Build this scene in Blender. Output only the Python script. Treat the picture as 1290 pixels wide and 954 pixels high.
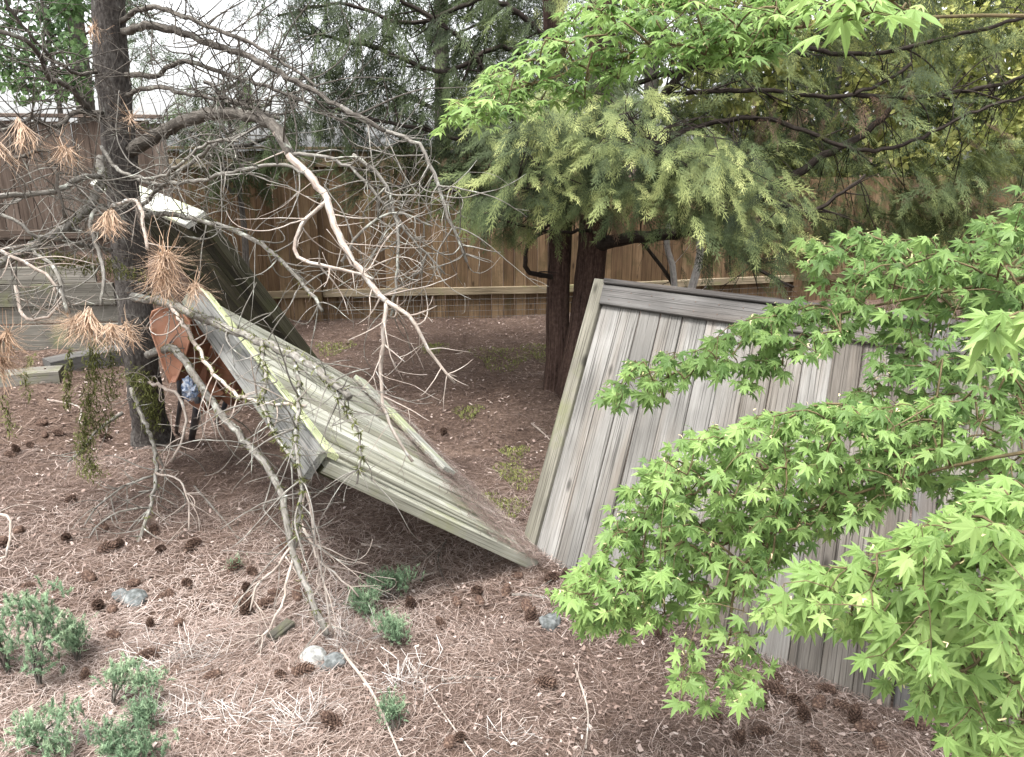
import bpy, bmesh, math, random
import numpy as np

# ------------------------------------------------------------------ reset
for o in list(bpy.data.objects):
    bpy.data.objects.remove(o)
scn = bpy.context.scene
COL = scn.collection
random.seed(7)
RNG = np.random.default_rng(11)

# ------------------------------------------------------------------ camera
PITCH = math.radians(16.0)
F = 969.0                      # focal length in photo pixels (1290 x 954)
CAMZ = 2.1
cd = bpy.data.cameras.new("camera")
cd.sensor_width = 36.0
cd.lens = F / 1290.0 * 36.0
cd.clip_start = 0.05
cd.clip_end = 2000.0
cam = bpy.data.objects.new("camera", cd)
cam.location = (0, 0, CAMZ)
cam.rotation_euler = (math.radians(90) - PITCH, 0, 0)
COL.objects.link(cam)
scn.camera = cam

# ------------------------------------------------------------------ world and sun
SUN_EL, SUN_AZ = math.radians(70), math.radians(-35)     # sun high, from the front left behind the camera
w = bpy.data.worlds.new("World")
scn.world = w
w.use_nodes = True
nt = w.node_tree
nt.nodes.clear()
sky = nt.nodes.new("ShaderNodeTexSky")
sky.sky_type = 'NISHITA'
sky.sun_disc = False
sky.sun_elevation = SUN_EL
sky.sun_rotation = math.radians(180 + 35)
sky.air_density = 1.0
sky.dust_density = 4.0
hs = nt.nodes.new("ShaderNodeHueSaturation")
hs.inputs["Saturation"].default_value = 0.12
bg = nt.nodes.new("ShaderNodeBackground")
bg.inputs["Strength"].default_value = 0.15
wo = nt.nodes.new("ShaderNodeOutputWorld")
nt.links.new(sky.outputs[0], hs.inputs["Color"])
nt.links.new(hs.outputs[0], bg.inputs["Color"])
nt.links.new(bg.outputs[0], wo.inputs["Surface"])

sd = bpy.data.lights.new("sun", 'SUN')
sd.energy = 1.4
sd.angle = math.radians(14)
sd.color = (1.0, 0.97, 0.93)
sun = bpy.data.objects.new("sun", sd)
sun.rotation_euler = (math.radians(90) - SUN_EL, 0, SUN_AZ)
sun.location = (-4, -6, 12)
COL.objects.link(sun)

vs = scn.view_settings
vs.view_transform = 'Standard'
vs.look = 'None'
vs.exposure = 1.95
vs.gamma = 1.0
scn.cycles.max_bounces = 5
scn.cycles.diffuse_bounces = 3
scn.cycles.glossy_bounces = 2
scn.cycles.transmission_bounces = 3

# ------------------------------------------------------------------ geometry helpers
CP, SP = math.cos(PITCH), math.sin(PITCH)
CAM = np.array([0, 0, CAMZ])
def ray(px, py):
    cx, cy = (px - 645.0) / F, (477.0 - py) / F
    return np.array([cx, CP + cy * SP, -SP + cy * CP])
def P(px, py, y):                     # the point on the pixel's ray at ground distance y
    r = ray(px, py)
    return CAM + r * (y / r[1])
def sstep(a, b, x):
    t = np.clip((x - a) / (b - a), 0, 1)
    return t * t * (3 - 2 * t)
def gh(x, y):                         # ground height
    x = np.asarray(x, float); y = np.asarray(y, float)
    h = 0.34 * (1 - sstep(0.2, 3.0, y)) + 0.22 * sstep(5.0, 9.5, y)
    h = h + 0.28 * (1 - sstep(-4.2, -2.4, x)) * sstep(4.6, 6.3, y)
    h = h + 0.8 * (1 - sstep(-3.4, -3.0, x)) * sstep(7.3, 7.55, y)
    h = h + 0.012 * np.sin(3.1 * x + 1.3 * y) + 0.014 * np.sin(2.3 * y - 1.7 * x + 1.0) + 0.006 * np.sin(9.1 * x + 4.0 * np.sin(3 * y))
    h = h + 0.05 * np.exp(-((x - 0.15) ** 2 + (y - 3.72) ** 2) / 0.05)
    h = h + 0.10 * np.exp(-((x - 0.5) ** 2 + (y - 6.6) ** 2) / 0.35) + 0.08 * np.exp(-((x + 2.35) ** 2 + (y - 5.1) ** 2) / 0.3)
    return h
def G(px, py):                        # the point where a pixel's ray meets the ground
    r = ray(px, py)
    t = 0.5
    while t < 40:
        p = CAM + r * t
        if p[2] < gh(p[0], p[1]):
            break
        t += 0.01
    p = CAM + r * t
    p[2] = gh(p[0], p[1])
    return p
def unit(v):
    v = np.asarray(v, float)
    return v / (np.linalg.norm(v) + 1e-12)

class MB:
    """collects faces; every vertex carries a grain coordinate (gc) and a tint"""
    def __init__(s):
        s.v, s.q, s.t, s.g, s.c = [], [], [], [], []
        s.n = 0
    def add(s, v, q=None, t=None, g=None, c=0.5):
        v = np.asarray(v, float).reshape(-1, 3)
        k = len(v)
        s.v.append(v)
        if q is not None and len(q): s.q.append(np.asarray(q, int).reshape(-1, 4) + s.n)
        if t is not None and len(t): s.t.append(np.asarray(t, int).reshape(-1, 3) + s.n)
        s.g.append(v.copy() if g is None else np.asarray(g, float).reshape(-1, 3))
        s.c.append(np.full(k, c, float) if np.isscalar(c) else np.asarray(c, float))
        s.n += k
    def tube(s, pts, rad, sides=6, c=0.5, off=None, bump=0.0):
        pts = np.asarray(pts, float); n = len(pts)
        rad = np.full(n, rad, float) if np.isscalar(rad) else np.asarray(rad, float)
        tan = np.gradient(pts, axis=0)
        tan /= np.linalg.norm(tan, axis=1)[:, None] + 1e-12
        up = np.array([0, 0, 1.0]) if abs(tan[0][2]) < .9 else np.array([1.0, 0, 0])
        a = np.arange(sides) / sides * 2 * math.pi
        ca, sa = np.cos(a), np.sin(a)
        V = np.zeros((n, sides, 3)); Gc = np.zeros((n, sides, 3))
        x = unit(np.cross(up, tan[0]))
        L = 0.0
        o = RNG.uniform(0, 50) if off is None else off
        for i in range(n):
            x = unit(x - tan[i] * (x @ tan[i])); y = np.cross(tan[i], x)
            if i: L += np.linalg.norm(pts[i] - pts[i - 1])
            r = rad[i] * (1 + (bump * RNG.uniform(-1, 1, sides) if bump else 0))
            V[i] = pts[i] + (ca * r)[:, None] * x + (sa * r)[:, None] * y
            Gc[i, :, 0] = L + o; Gc[i, :, 1] = ca * rad[0] + o; Gc[i, :, 2] = sa * rad[0]
        i, j = np.meshgrid(np.arange(n - 1), np.arange(sides), indexing='ij')
        j2 = (j + 1) % sides
        q = np.stack([i * sides + j, i * sides + j2, (i + 1) * sides + j2, (i + 1) * sides + j], -1).reshape(-1, 4)
        t = [[(n - 1) * sides, (n - 1) * sides + k, (n - 1) * sides + k + 1] for k in range(1, sides - 1)]
        t += [[0, k + 1, k] for k in range(1, sides - 1)]
        s.add(V.reshape(-1, 3), q, t, Gc.reshape(-1, 3), c)
    def build(s, name, mat, parent=None, origin=None, smooth=False, kind=None):
        v = np.concatenate(s.v)
        if origin is not None: v = v - np.asarray(origin, float)
        me = bpy.data.meshes.new(name)
        q = np.concatenate(s.q) if s.q else np.zeros((0, 4), int)
        t = np.concatenate(s.t) if s.t else np.zeros((0, 3), int)
        me.vertices.add(len(v)); me.vertices.foreach_set("co", v.ravel())
        nl = len(q) * 4 + len(t) * 3
        me.loops.add(nl)
        me.loops.foreach_set("vertex_index", np.concatenate([q.ravel(), t.ravel()]).astype(np.int32))
        me.polygons.add(len(q) + len(t))
        st = np.concatenate([np.arange(len(q)) * 4, len(q) * 4 + np.arange(len(t)) * 3]).astype(np.int32)
        me.polygons.foreach_set("loop_start", st)
        me.update(calc_edges=True)
        me.polygons.foreach_set("use_smooth", np.full(len(q) + len(t), smooth))
        a = me.attributes.new("gc", 'FLOAT_VECTOR', 'POINT'); a.data.foreach_set("vector", np.concatenate(s.g).ravel())
        a = me.attributes.new("tint", 'FLOAT', 'POINT'); a.data.foreach_set("value", np.concatenate(s.c))
        me.validate()
        me.materials.append(mat)
        o = bpy.data.objects.new(name, me)
        COL.objects.link(o)
        if parent is not None: o.parent = parent
        if kind: o["kind"] = kind
        return o

def thing(name, label, cat, loc=(0, 0, 0), group=None):
    o = bpy.data.objects.new(name, None)
    o.empty_display_size = 0.1
    o.location = tuple(float(k) for k in loc)
    COL.objects.link(o)
    return tag(o, label, cat, group)
def tag(o, label, cat, group=None):
    o["label"] = label; o["category"] = cat
    if group: o["group"] = group
    return o

# ------------------------------------------------------------------ materials
def new_mat(name):
    m = bpy.data.materials.new(name); m.use_nodes = True
    n = m.node_tree; n.nodes.clear()
    return m, n, (lambda t: n.nodes.new(t)), (lambda a, b: n.links.new(a, b))
def ramp(n, fac, stops, link):
    r = n.nodes.new("ShaderNodeValToRGB")
    e = r.color_ramp.elements
    while len(e) < len(stops): e.new(0.5)
    for k, (p, c) in enumerate(stops):
        e[k].position = p; e[k].color = (*c, 1)
    link(fac, r.inputs[0])
    return r.outputs[0]
def noise(n, link, vec, scale, detail=4, rough=.55, mapping=None):
    if mapping:
        mp = n.nodes.new("ShaderNodeMapping"); mp.inputs["Scale"].default_value = mapping
        link(vec, mp.inputs["Vector"]); vec = mp.outputs[0]
    t = n.nodes.new("ShaderNodeTexNoise")
    t.inputs["Scale"].default_value = scale; t.inputs["Detail"].default_value = detail; t.inputs["Roughness"].default_value = rough
    link(vec, t.inputs["Vector"])
    return t.outputs["Fac"]
def mix(n, link, fac, a, b, mode='MIX'):
    m = n.nodes.new("ShaderNodeMix"); m.data_type = 'RGBA'; m.blend_type = mode
    for s, x in ((m.inputs[0], fac), (m.inputs[6], a), (m.inputs[7], b)):
        if isinstance(x, (int, float)): s.default_value = x
        elif isinstance(x, tuple): s.default_value = (*x, 1)
        else: link(x, s)
    return m.outputs[2]
def math_n(n, link, op, a, b, clamp=False):
    m = n.nodes.new("ShaderNodeMath"); m.operation = op; m.use_clamp = clamp
    for s, x in ((m.inputs[0], a), (m.inputs[1], b)):
        if isinstance(x, (int, float)): s.default_value = x
        else: link(x, s)
    return m.outputs[0]
def attr(n, name, vec=True):
    a = n.nodes.new("ShaderNodeAttribute"); a.attribute_name = name
    return a.outputs["Vector"] if vec else a.outputs["Fac"]
def finish(m, n, link, color, rough=.85, bump=None, bump_s=.4, dist=.01, spec=.3):
    p = n.nodes.new("ShaderNodeBsdfPrincipled")
    if isinstance(color, tuple): p.inputs["Base Color"].default_value = (*color, 1)
    else: link(color, p.inputs["Base Color"])
    p.inputs["Roughness"].default_value = rough
    p.inputs["Specular IOR Level"].default_value = spec
    if bump is not None:
        b = n.nodes.new("ShaderNodeBump"); b.inputs["Strength"].default_value = bump_s; b.inputs["Distance"].default_value = dist
        link(bump, b.inputs["Height"]); link(b.outputs[0], p.inputs["Normal"])
    o = n.nodes.new("ShaderNodeOutputMaterial"); link(p.outputs[0], o.inputs[0])
    return m

def wood(name, dark, mid, light, moss=0.0, mosscol=(.16, .20, .06), warm=None, knots=True, tintamt=.5, stain=.55):
    m, n, N, L = new_mat(name)
    gc = attr(n, "gc"); tint = attr(n, "tint", False)
    fine = noise(n, L, gc, 1.0, 6, .7, (4.0, 120, 120))
    broad = noise(n, L, gc, 1.0, 3, .6, (1.1, 11, 11))
    big = noise(n, L, gc, 2.2, 3, .5)
    f = math_n(n, L, 'ADD', math_n(n, L, 'MULTIPLY', fine, .55), math_n(n, L, 'MULTIPLY', broad, .45))
    f = math_n(n, L, 'ADD', f, math_n(n, L, 'MULTIPLY', math_n(n, L, 'SUBTRACT', tint, .5), tintamt))
    c = ramp(n, f, [(.30, dark), (.50, mid), (.70, light)], L)
    if warm:
        wf = ramp(n, noise(n, L, gc, 1.0, 2, .5, (.9, 6, 6)), [(.5, (0, 0, 0)), (.72, (1, 1, 1))], L)
        c = mix(n, L, math_n(n, L, 'MULTIPLY', wf, .6), c, warm)
    sf = ramp(n, big, [(.42, (0, 0, 0)), (.68, (1, 1, 1))], L)
    c = mix(n, L, math_n(n, L, 'MULTIPLY', sf, stain), c, tuple(k * .45 for k in mid))
    # fine dark checks along the grain
    ck = ramp(n, noise(n, L, gc, 1.0, 2, .5, (1.4, 160, 160)), [(.57, (0, 0, 0)), (.64, (1, 1, 1))], L)
    c = mix(n, L, math_n(n, L, 'MULTIPLY', ck, .65), c, tuple(k * .35 for k in dark))
    if knots:
        mp = n.nodes.new("ShaderNodeMapping"); mp.inputs["Scale"].default_value = (2.6, 7.0, .01); L(gc, mp.inputs["Vector"])
        v = n.nodes.new("ShaderNodeTexVoronoi"); v.inputs["Scale"].default_value = 1.0; v.inputs["Randomness"].default_value = 1.0
        L(mp.outputs[0], v.inputs["Vector"])
        kf = ramp(n, v.outputs["Distance"], [(.05, (1, 1, 1)), (.14, (0, 0, 0))], L)
        c = mix(n, L, math_n(n, L, 'MULTIPLY', kf, .75), c, tuple(k * .3 for k in dark))
    if moss > 0:
        mf = ramp(n, noise(n, L, gc, 3.5, 5, .65), [(.62 - .3 * moss, (0, 0, 0)), (.82 - .25 * moss, (1, 1, 1))], L)
        c = mix(n, L, math_n(n, L, 'MULTIPLY', mf, .85), c, mosscol)
    return finish(m, n, L, c, .9, math_n(n, L, 'SUBTRACT', fine, math_n(n, L, 'MULTIPLY', ck, .8)), .55, .006, .15)

M_GREY = wood("weathered_grey_wood", (.085, .079, .071), (.170, .163, .151), (.265, .258, .244), warm=(.15, .118, .088), tintamt=.2, stain=.55)
M_BROWNSHADE = wood("weathered_shaded_brown_wood", (.062, .054, .046), (.130, .117, .102), (.215, .20, .18), warm=(.12, .092, .066), tintamt=.25)  # browner weathering, with the maple's shade painted into the darker tones
M_GREYRAIL = wood("weathered_rail_wood", (.045, .042, .04), (.10, .095, .09), (.165, .16, .153), warm=(.10, .078, .062))
M_POST = wood("weathered_post_wood", (.085, .08, .062), (.17, .16, .13), (.27, .26, .22), moss=.3, mosscol=(.13, .135, .07))
M_PALE = wood("bleached_mossy_wood", (.20, .195, .15), (.36, .36, .295), (.52, .52, .45), moss=.26, mosscol=(.25, .265, .13), knots=False)
M_LICH = wood("lime_lichen_wood", (.30, .33, .16), (.44, .48, .26), (.56, .60, .38), moss=.2, mosscol=(.40, .46, .18), knots=False)
M_CAP = wood("grey_cap_wood", (.10, .10, .092), (.165, .165, .155), (.24, .24, .225), moss=.25, mosscol=(.24, .26, .17))
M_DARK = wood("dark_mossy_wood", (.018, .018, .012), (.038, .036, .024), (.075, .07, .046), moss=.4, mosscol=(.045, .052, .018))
M_WHITE = wood("pale_painted_wood", (.22, .22, .19), (.35, .35, .31), (.48, .48, .44), moss=.5, mosscol=(.44, .50, .24), knots=False)
M_FAR = wood("brown_fence_wood", (.075, .046, .026), (.150, .097, .055), (.22, .152, .090), moss=.3, mosscol=(.07, .055, .026), tintamt=.35, stain=.5)
M_FARRAIL = wood("tan_rail_wood", (.11, .08, .048), (.20, .155, .10), (.29, .24, .165), moss=.15, knots=False)
M_SIDE = wood("grey_brown_fence_wood", (.060, .044, .034), (.105, .078, .062), (.155, .122, .10), tintamt=.4)
M_PLANK = wood("old_plank_wood", (.08, .074, .062), (.15, .14, .12), (.24, .225, .195), moss=.3, mosscol=(.14, .15, .07))

def bark(name, a, b, c, lichen=None, lf=.5, sc=1.0, long=(2.5, 28, 28)):
    m, n, N, L = new_mat(name)
    gc = attr(n, "gc")
    f = noise(n, L, gc, sc, 5, .65, long)
    f2 = noise(n, L, gc, 30 * sc, 4, .6)
    ff = math_n(n, L, 'ADD', math_n(n, L, 'MULTIPLY', f, .6), math_n(n, L, 'MULTIPLY', f2, .4))
    col = ramp(n, ff, [(.34, a), (.5, b), (.68, c)], L)
    if lichen:
        lm = ramp(n, noise(n, L, gc, 9, 5, .7), [(lf, (0, 0, 0)), (lf + .08, (1, 1, 1))], L)
        col = mix(n, L, lm, col, lichen)
    return finish(m, n, L, col, .92, ff, .9, .02, .15)
M_PINEBARK = bark("pine_bark", (.022, .019, .018), (.062, .055, .050), (.135, .128, .118), (.19, .19, .17), .62, 1.3, (14, 22, 22))
M_BRANCH = bark("dead_branch_bark", (.075, .068, .058), (.17, .158, .138), (.29, .278, .256), (.36, .37, .325), .56, 1, (6, 40, 40))
M_BRANCHDK = bark("dark_branch_bark", (.036, .032, .027), (.088, .078, .067), (.17, .155, .135), (.27, .28, .24), .60, 1, (6, 40, 40))
M_BARE = bark("peeled_branch_bark", (.20, .155, .13), (.33, .28, .24), (.47, .44, .40), (.46, .46, .43), .58, 1, (6, 40, 40))
M_CEDARBARK = bark("cedar_bark", (.014, .009, .008), (.055, .034, .027), (.115, .077, .060), None, .5, 1.0, (2.0, 45, 45))
M_CEDARLIMB = bark("cedar_limb_bark", (.010, .008, .007), (.028, .022, .018), (.062, .051, .043), None)
M_MAPLETWIG = bark("maple_twig_bark", (.065, .055, .03), (.12, .095, .05), (.18, .14, .085), None)
M_BIRCH = bark("pale_sapling_bark", (.20, .19, .18), (.46, .44, .42), (.62, .61, .58), (.16, .14, .12), .62)
M_BGTRUNK = bark("far_trunk_bark", (.04, .035, .03), (.09, .08, .07), (.16, .145, .13), None)

def leafy(name, stops, trans=.35, rough=.6, spec=.3):
    m, n, N, L = new_mat(name)
    t = attr(n, "tint", False)
    ob = N("ShaderNodeObjectInfo")
    geo = N("ShaderNodeNewGeometry")
    nz = noise(n, L, geo.outputs["Position"], 2.5, 2)
    f = math_n(n, L, 'ADD', t, math_n(n, L, 'MULTIPLY', math_n(n, L, 'SUBTRACT', ob.outputs["Random"], .5), .35))
    f = math_n(n, L, 'ADD', f, math_n(n, L, 'MULTIPLY', math_n(n, L, 'SUBTRACT', nz, .5), .25), True)
    c = ramp(n, f, stops, L)
    p = N("ShaderNodeBsdfPrincipled"); L(c, p.inputs["Base Color"])
    p.inputs["Roughness"].default_value = rough; p.inputs["Specular IOR Level"].default_value = spec
    tr = N("ShaderNodeBsdfTranslucent"); L(c, tr.inputs["Color"])
    mx = N("ShaderNodeMixShader"); mx.inputs[0].default_value = trans
    L(p.outputs[0], mx.inputs[1]); L(tr.outputs[0], mx.inputs[2])
    o = N("ShaderNodeOutputMaterial"); L(mx.outputs[0], o.inputs[0])
    return m
M_MAPLE = leafy("maple_leaf", [(0, (.105, .185, .055)), (.5, (.255, .385, .12)), (1, (.42, .54, .20))], .48, .5)
M_SEED = leafy("maple_seed_wing", [(0, (.62, .62, .30)), (1, (.72, .56, .36))], .3)
M_CEDAR = leafy("cedar_spray", [(0, (.018, .026, .012)), (.45, (.072, .098, .040)), (.8, (.21, .245, .09)), (1, (.40, .43, .17))], .22, .7, .2)
M_DEADSPRAY = leafy("dead_cedar_spray", [(0, (.07, .045, .03)), (1, (.20, .14, .10))], .15, .8, .1)
M_YEW = leafy("far_evergreen", [(0, (.02, .032, .015)), (1, (.065, .09, .035))], .25, .7, .2)
M_SUNNY = leafy("sunlit_yellow_green_leaf", [(0, (.20, .24, .07)), (1, (.62, .62, .24))], .55)  # sunlight on the foliage is put into this bright yellow leaf colour
M_MIDGREEN = leafy("mid_green_leaf", [(0, (.06, .11, .05)), (1, (.20, .32, .13))], .4)
M_GREYPINE = leafy("grey_green_needle", [(0, (.085, .125, .07)), (1, (.22, .31, .16))], .4)
M_JUNIPER = leafy("juniper_sprig", [(0, (.070, .110, .065)), (.6, (.175, .265, .155)), (1, (.33, .43, .27))], .25, .7, .2)
M_DRYNEEDLE = leafy("dry_orange_needle", [(0, (.22, .135, .085)), (.5, (.40, .275, .185)), (1, (.55, .43, .33))], .25, .6, .2)
M_MOSS = leafy("hanging_moss", [(0, (.05, .055, .02)), (1, (.15, .16, .055))], .2, .9, .1)
M_GMOSS = leafy("ground_moss", [(0, (.13, .15, .05)), (1, (.26, .27, .09))], .2, .9, .1)
M_LITTER = leafy("fallen_needle", [(0, (.068, .045, .036)), (.35, (.19, .136, .113)), (.7, (.355, .284, .247)), (1, (.58, .51, .47))], .05, .75, .25)
M_CHIP = leafy("leaf_fragment", [(0, (.10, .068, .055)), (.5, (.27, .20, .17)), (1, (.52, .46, .42))], .05, .85, .2)
M_WEED = leafy("bleached_weed_stem", [(0, (.34, .31, .285)), (1, (.62, .59, .56))], .05, .8, .2)

def soil():
    m, n, N, L = new_mat("needle_soil")
    geo = N("ShaderNodeNewGeometry")
    a = noise(n, L, geo.outputs["Position"], 1.3, 3)
    b = noise(n, L, geo.outputs["Position"], 38, 6, .7)
    c2 = noise(n, L, geo.outputs["Position"], 150, 3, .6)
    f = math_n(n, L, 'ADD', math_n(n, L, 'MULTIPLY', a, .25), math_n(n, L, 'ADD', math_n(n, L, 'MULTIPLY', b, .45), math_n(n, L, 'MULTIPLY', c2, .3)))
    c = ramp(n, f, [(.38, (.040, .026, .020)), (.5, (.105, .072, .056)), (.63, (.22, .16, .128))], L)
    return finish(m, n, L, c, .95, math_n(n, L, 'ADD', b, c2), .8, .02, .1)
M_SOIL = soil()
def simple(name, stops, sc=18, rough=.7, bump=.3, spec=.3, detail=5):
    m, n, N, L = new_mat(name)
    tc = N("ShaderNodeTexCoord")
    f = noise(n, L, tc.outputs["Object"], sc, detail, .65)
    return finish(m, n, L, ramp(n, f, stops, L), rough, f, bump, .01, spec)
M_ROCK = simple("pale_rock", [(.35, (.14, .14, .13)), (.5, (.28, .28, .265)), (.65, (.45, .45, .43))], 28, .85, .8)
M_ROCKG = simple("grey_rock", [(.35, (.055, .06, .056)), (.5, (.11, .118, .118)), (.65, (.20, .21, .205))], 28, .85, .8)
M_TERRA = simple("terracotta_plastic", [(.3, (.36, .18, .12)), (.5, (.48, .25, .165)), (.7, (.54, .31, .22))], 6, .55, .1)
M_RUST = simple("rusty_orange_side", [(.3, (.09, .042, .026)), (.5, (.16, .07, .04)), (.7, (.22, .10, .06))], 9, .75)
M_BLACK = simple("black_plastic", [(.3, (.015, .017, .02)), (.7, (.05, .055, .065))], 20, .4, .1, .5)
M_BLUE = simple("blue_white_fabric", [(.40, (.04, .07, .16)), (.5, (.18, .25, .38)), (.58, (.60, .64, .70))], 14, .7)
M_WIRE = simple("dark_wire", [(.3, (.05, .045, .04)), (.7, (.10, .09, .08))], 20, .6)
M_CONE = simple("cone_scale", [(.3, (.036, .022, .017)), (.5, (.078, .048, .036)), (.68, (.20, .135, .10))], 90, .8, .4, .2, 3)
M_NAIL = simple("rusty_nail", [(.3, (.05, .03, .02)), (.7, (.12, .08, .06))], 60, .6)

# ------------------------------------------------------------------ the ground
def make_ground():
    xs = np.concatenate([np.linspace(-400, -14, 10), np.linspace(-10, 9, 230), np.linspace(12, 400, 10)])
    ys = np.concatenate([np.linspace(-60, -4, 6), np.linspace(-2, 11, 200), np.linspace(12, 30, 12), np.linspace(60, 900, 8)])
    X, Y = np.meshgrid(xs, ys)
    Z = gh(X, Y)
    near = (X > -9) & (X < 8) & (Y > -1) & (Y < 11)
    Z = Z + np.where(near, RNG.normal(0, .006, X.shape), 0)
    nx, ny = len(xs), len(ys)
    i, j = np.meshgrid(np.arange(ny - 1), np.arange(nx - 1), indexing='ij')
    q = np.stack([i * nx + j, i * nx + j + 1, (i + 1) * nx + j + 1, (i + 1) * nx + j], -1).reshape(-1, 4)
    mb = MB(); mb.add(np.stack([X, Y, Z], -1).reshape(-1, 3), q)
    o = mb.build("ground", M_SOIL, smooth=True, kind="structure")
    o["label"] = "brown needle covered yard ground"
make_ground()

def strips(mb, p, d, length, width, curl, c, lift=0.25, nrm=None):
    """thin curved two-segment blades, all at once"""
    n = len(p)
    d = d / np.linalg.norm(d, axis=1)[:, None]
    upv = np.tile([0, 0, 1.0], (n, 1)) if nrm is None else nrm
    s = np.cross(d, upv); s /= np.linalg.norm(s, axis=1)[:, None] + 1e-9
    l = length[:, None]; wv = width[:, None]; cu = curl[:, None]
    a = p; b = p + d * l * .5 + s * cu * l * .12 + upv * (lift * l * .12); e = p + d * l + upv * 0
    e = e - s * cu * l * .1
    V = np.stack([a - s * wv * .5, a + s * wv * .5, b - s * wv * .5, b + s * wv * .5, e - s * wv * .22, e + s * wv * .22], 1)
    k = (np.arange(n) * 6)[:, None, None]
    q = np.array([[0, 1, 3, 2], [2, 3, 5, 4]])[None] + k
    mb.add(V.reshape(-1, 3), q.reshape(-1, 4), c=np.repeat(c, 6))

def in_view(x, y):
    # rough wedge of ground that the photograph can see, with a margin
    return (np.abs(x) < .80 * y + .6)

def scatter_xy(n, y0, y1):
    y = RNG.uniform(y0, y1, n * 3); x = RNG.uniform(-.85 * y1 - .6, .85 * y1 + .6, n * 3)
    k = in_view(x, y) & ~((x < -3.1) & (y > 7.0))
    return x[k][:n], y[k][:n]

def make_litter():
    mb = MB()
    for n, y0, y1, L, wd in ((50000, 1.2, 3.2, .11, .0016), (50000, 3.0, 5.2, .12, .0024), (34000, 5.0, 9.6, .13, .004)):
        x, y = scatter_xy(n, y0, y1); k = len(x)
        z = gh(x, y) + RNG.uniform(.001, .022, k)
        # needles lie in loose combed drifts
        th = 2.6 * np.sin(1.7 * x + .9 * y) + 2.0 * np.sin(2.9 * y - 1.1 * x) + RNG.normal(0, .9, k)
        d = np.stack([np.cos(th), np.sin(th), RNG.normal(0, .10, k)], 1)
        l = L * RNG.uniform(.5, 1.15, k)
        pale = .24 * (1 - sstep(-1.2, .4, x)) * (1 - sstep(3.2, 5.0, y)); patch = .5 + .5 * np.sin(1.3 * x + 2.1) * np.sin(1.9 * y + .4)
        back_dark = sstep(3.6, 6.2, y) * .22  # needles get darker towards the back of the yard
        blot = np.sin(4.3 * x + 2 * np.sin(2.2 * y)) * np.sin(3.7 * y + 1.5 * np.sin(2.9 * x)); c = np.clip(RNG.normal(.45, .25, k) + .24 * (patch - .5) + .10 * blot - back_dark + pale, 0, 1)
        strips(mb, np.stack([x, y, z], 1) - d * l[:, None] * .5, d, l, wd * RNG.uniform(.7, 1.3, k), RNG.normal(0, 1, k), c)
    # paired needles standing up a little
    x, y = scatter_xy(5000, 1.2, 4.5); k = len(x)
    th = RNG.uniform(0, 6.28, k)
    d = np.stack([np.cos(th), np.sin(th), RNG.uniform(.05, .45, k)], 1)
    strips(mb, np.stack([x, y, gh(x, y) + .005], 1), d, RNG.uniform(.06, .13, k), np.full(k, .002), RNG.normal(0, 1, k), np.clip(RNG.normal(.7, .2, k), 0, 1))
    o = mb.build("needle_litter", M_LITTER, kind="stuff")
    tag(o, "pinkish brown fallen pine needles covering the whole ground", "pine needles")
    mb = MB()
    x, y = scatter_xy(16000, 1.3, 4.0); x2, y2 = scatter_xy(9000, 4.0, 9.3)
    keep = RNG.uniform(0, 1, len(x)) < np.clip(.25 + .5 * sstep(-.6, .8, x), 0, 1)
    x = np.concatenate([x[keep], x2]); y = np.concatenate([y[keep], y2]); k = len(x)
    th = RNG.uniform(0, 6.28, k)
    d = np.stack([np.cos(th), np.sin(th), RNG.normal(0, .3, k)], 1)
    sz = RNG.uniform(.008, .026, k) * np.where(y > 4, 1.3, 1)
    strips(mb, np.stack([x, y, gh(x, y) + RNG.uniform(.008, .024, k)], 1), d, sz, sz * RNG.uniform(.3, .7, k), RNG.normal(0, 1, k), np.clip(RNG.normal(.5, .26, k), 0, 1), 1.0)
    o = mb.build("leaf_fragments", M_CHIP, kind="stuff")
    tag(o, "small dry leaf and bark fragments lying among the fallen needles", "leaf litter")
make_litter()

def moss_patches():
    mb = MB()
    for px, py, r in ((632, 452, .30), (640, 640, .12), (610, 632, .10), (655, 605, .12), (648, 572, .10), (590, 520, .12), (690, 445, .25), (420, 440, .2), (545, 440, .15), (640, 595, .1)):
        c = G(px, py); n = int(2600 * r)
        a = RNG.uniform(0, 6.28, n); rr = r * np.sqrt(RNG.uniform(0, 1, n)) * (1 + .3 * np.sin(3 * a))
        x = c[0] + rr * np.cos(a); y = c[1] + rr * np.sin(a) * 1.3
        th = RNG.uniform(0, 6.28, n)
        d = np.stack([np.cos(th) * .6, np.sin(th) * .6, RNG.uniform(.3, 1, n)], 1)
        strips(mb, np.stack([x, y, gh(x, y) + .006], 1), d, RNG.uniform(.012, .03, n), np.full(n, .006), RNG.normal(0, 1, n), RNG.uniform(0, 1, n))
    o = mb.build("ground_moss", M_GMOSS, kind="stuff")
    tag(o, "low olive green moss patches on the bare ground behind the fallen fence", "moss")
moss_patches()

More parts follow.
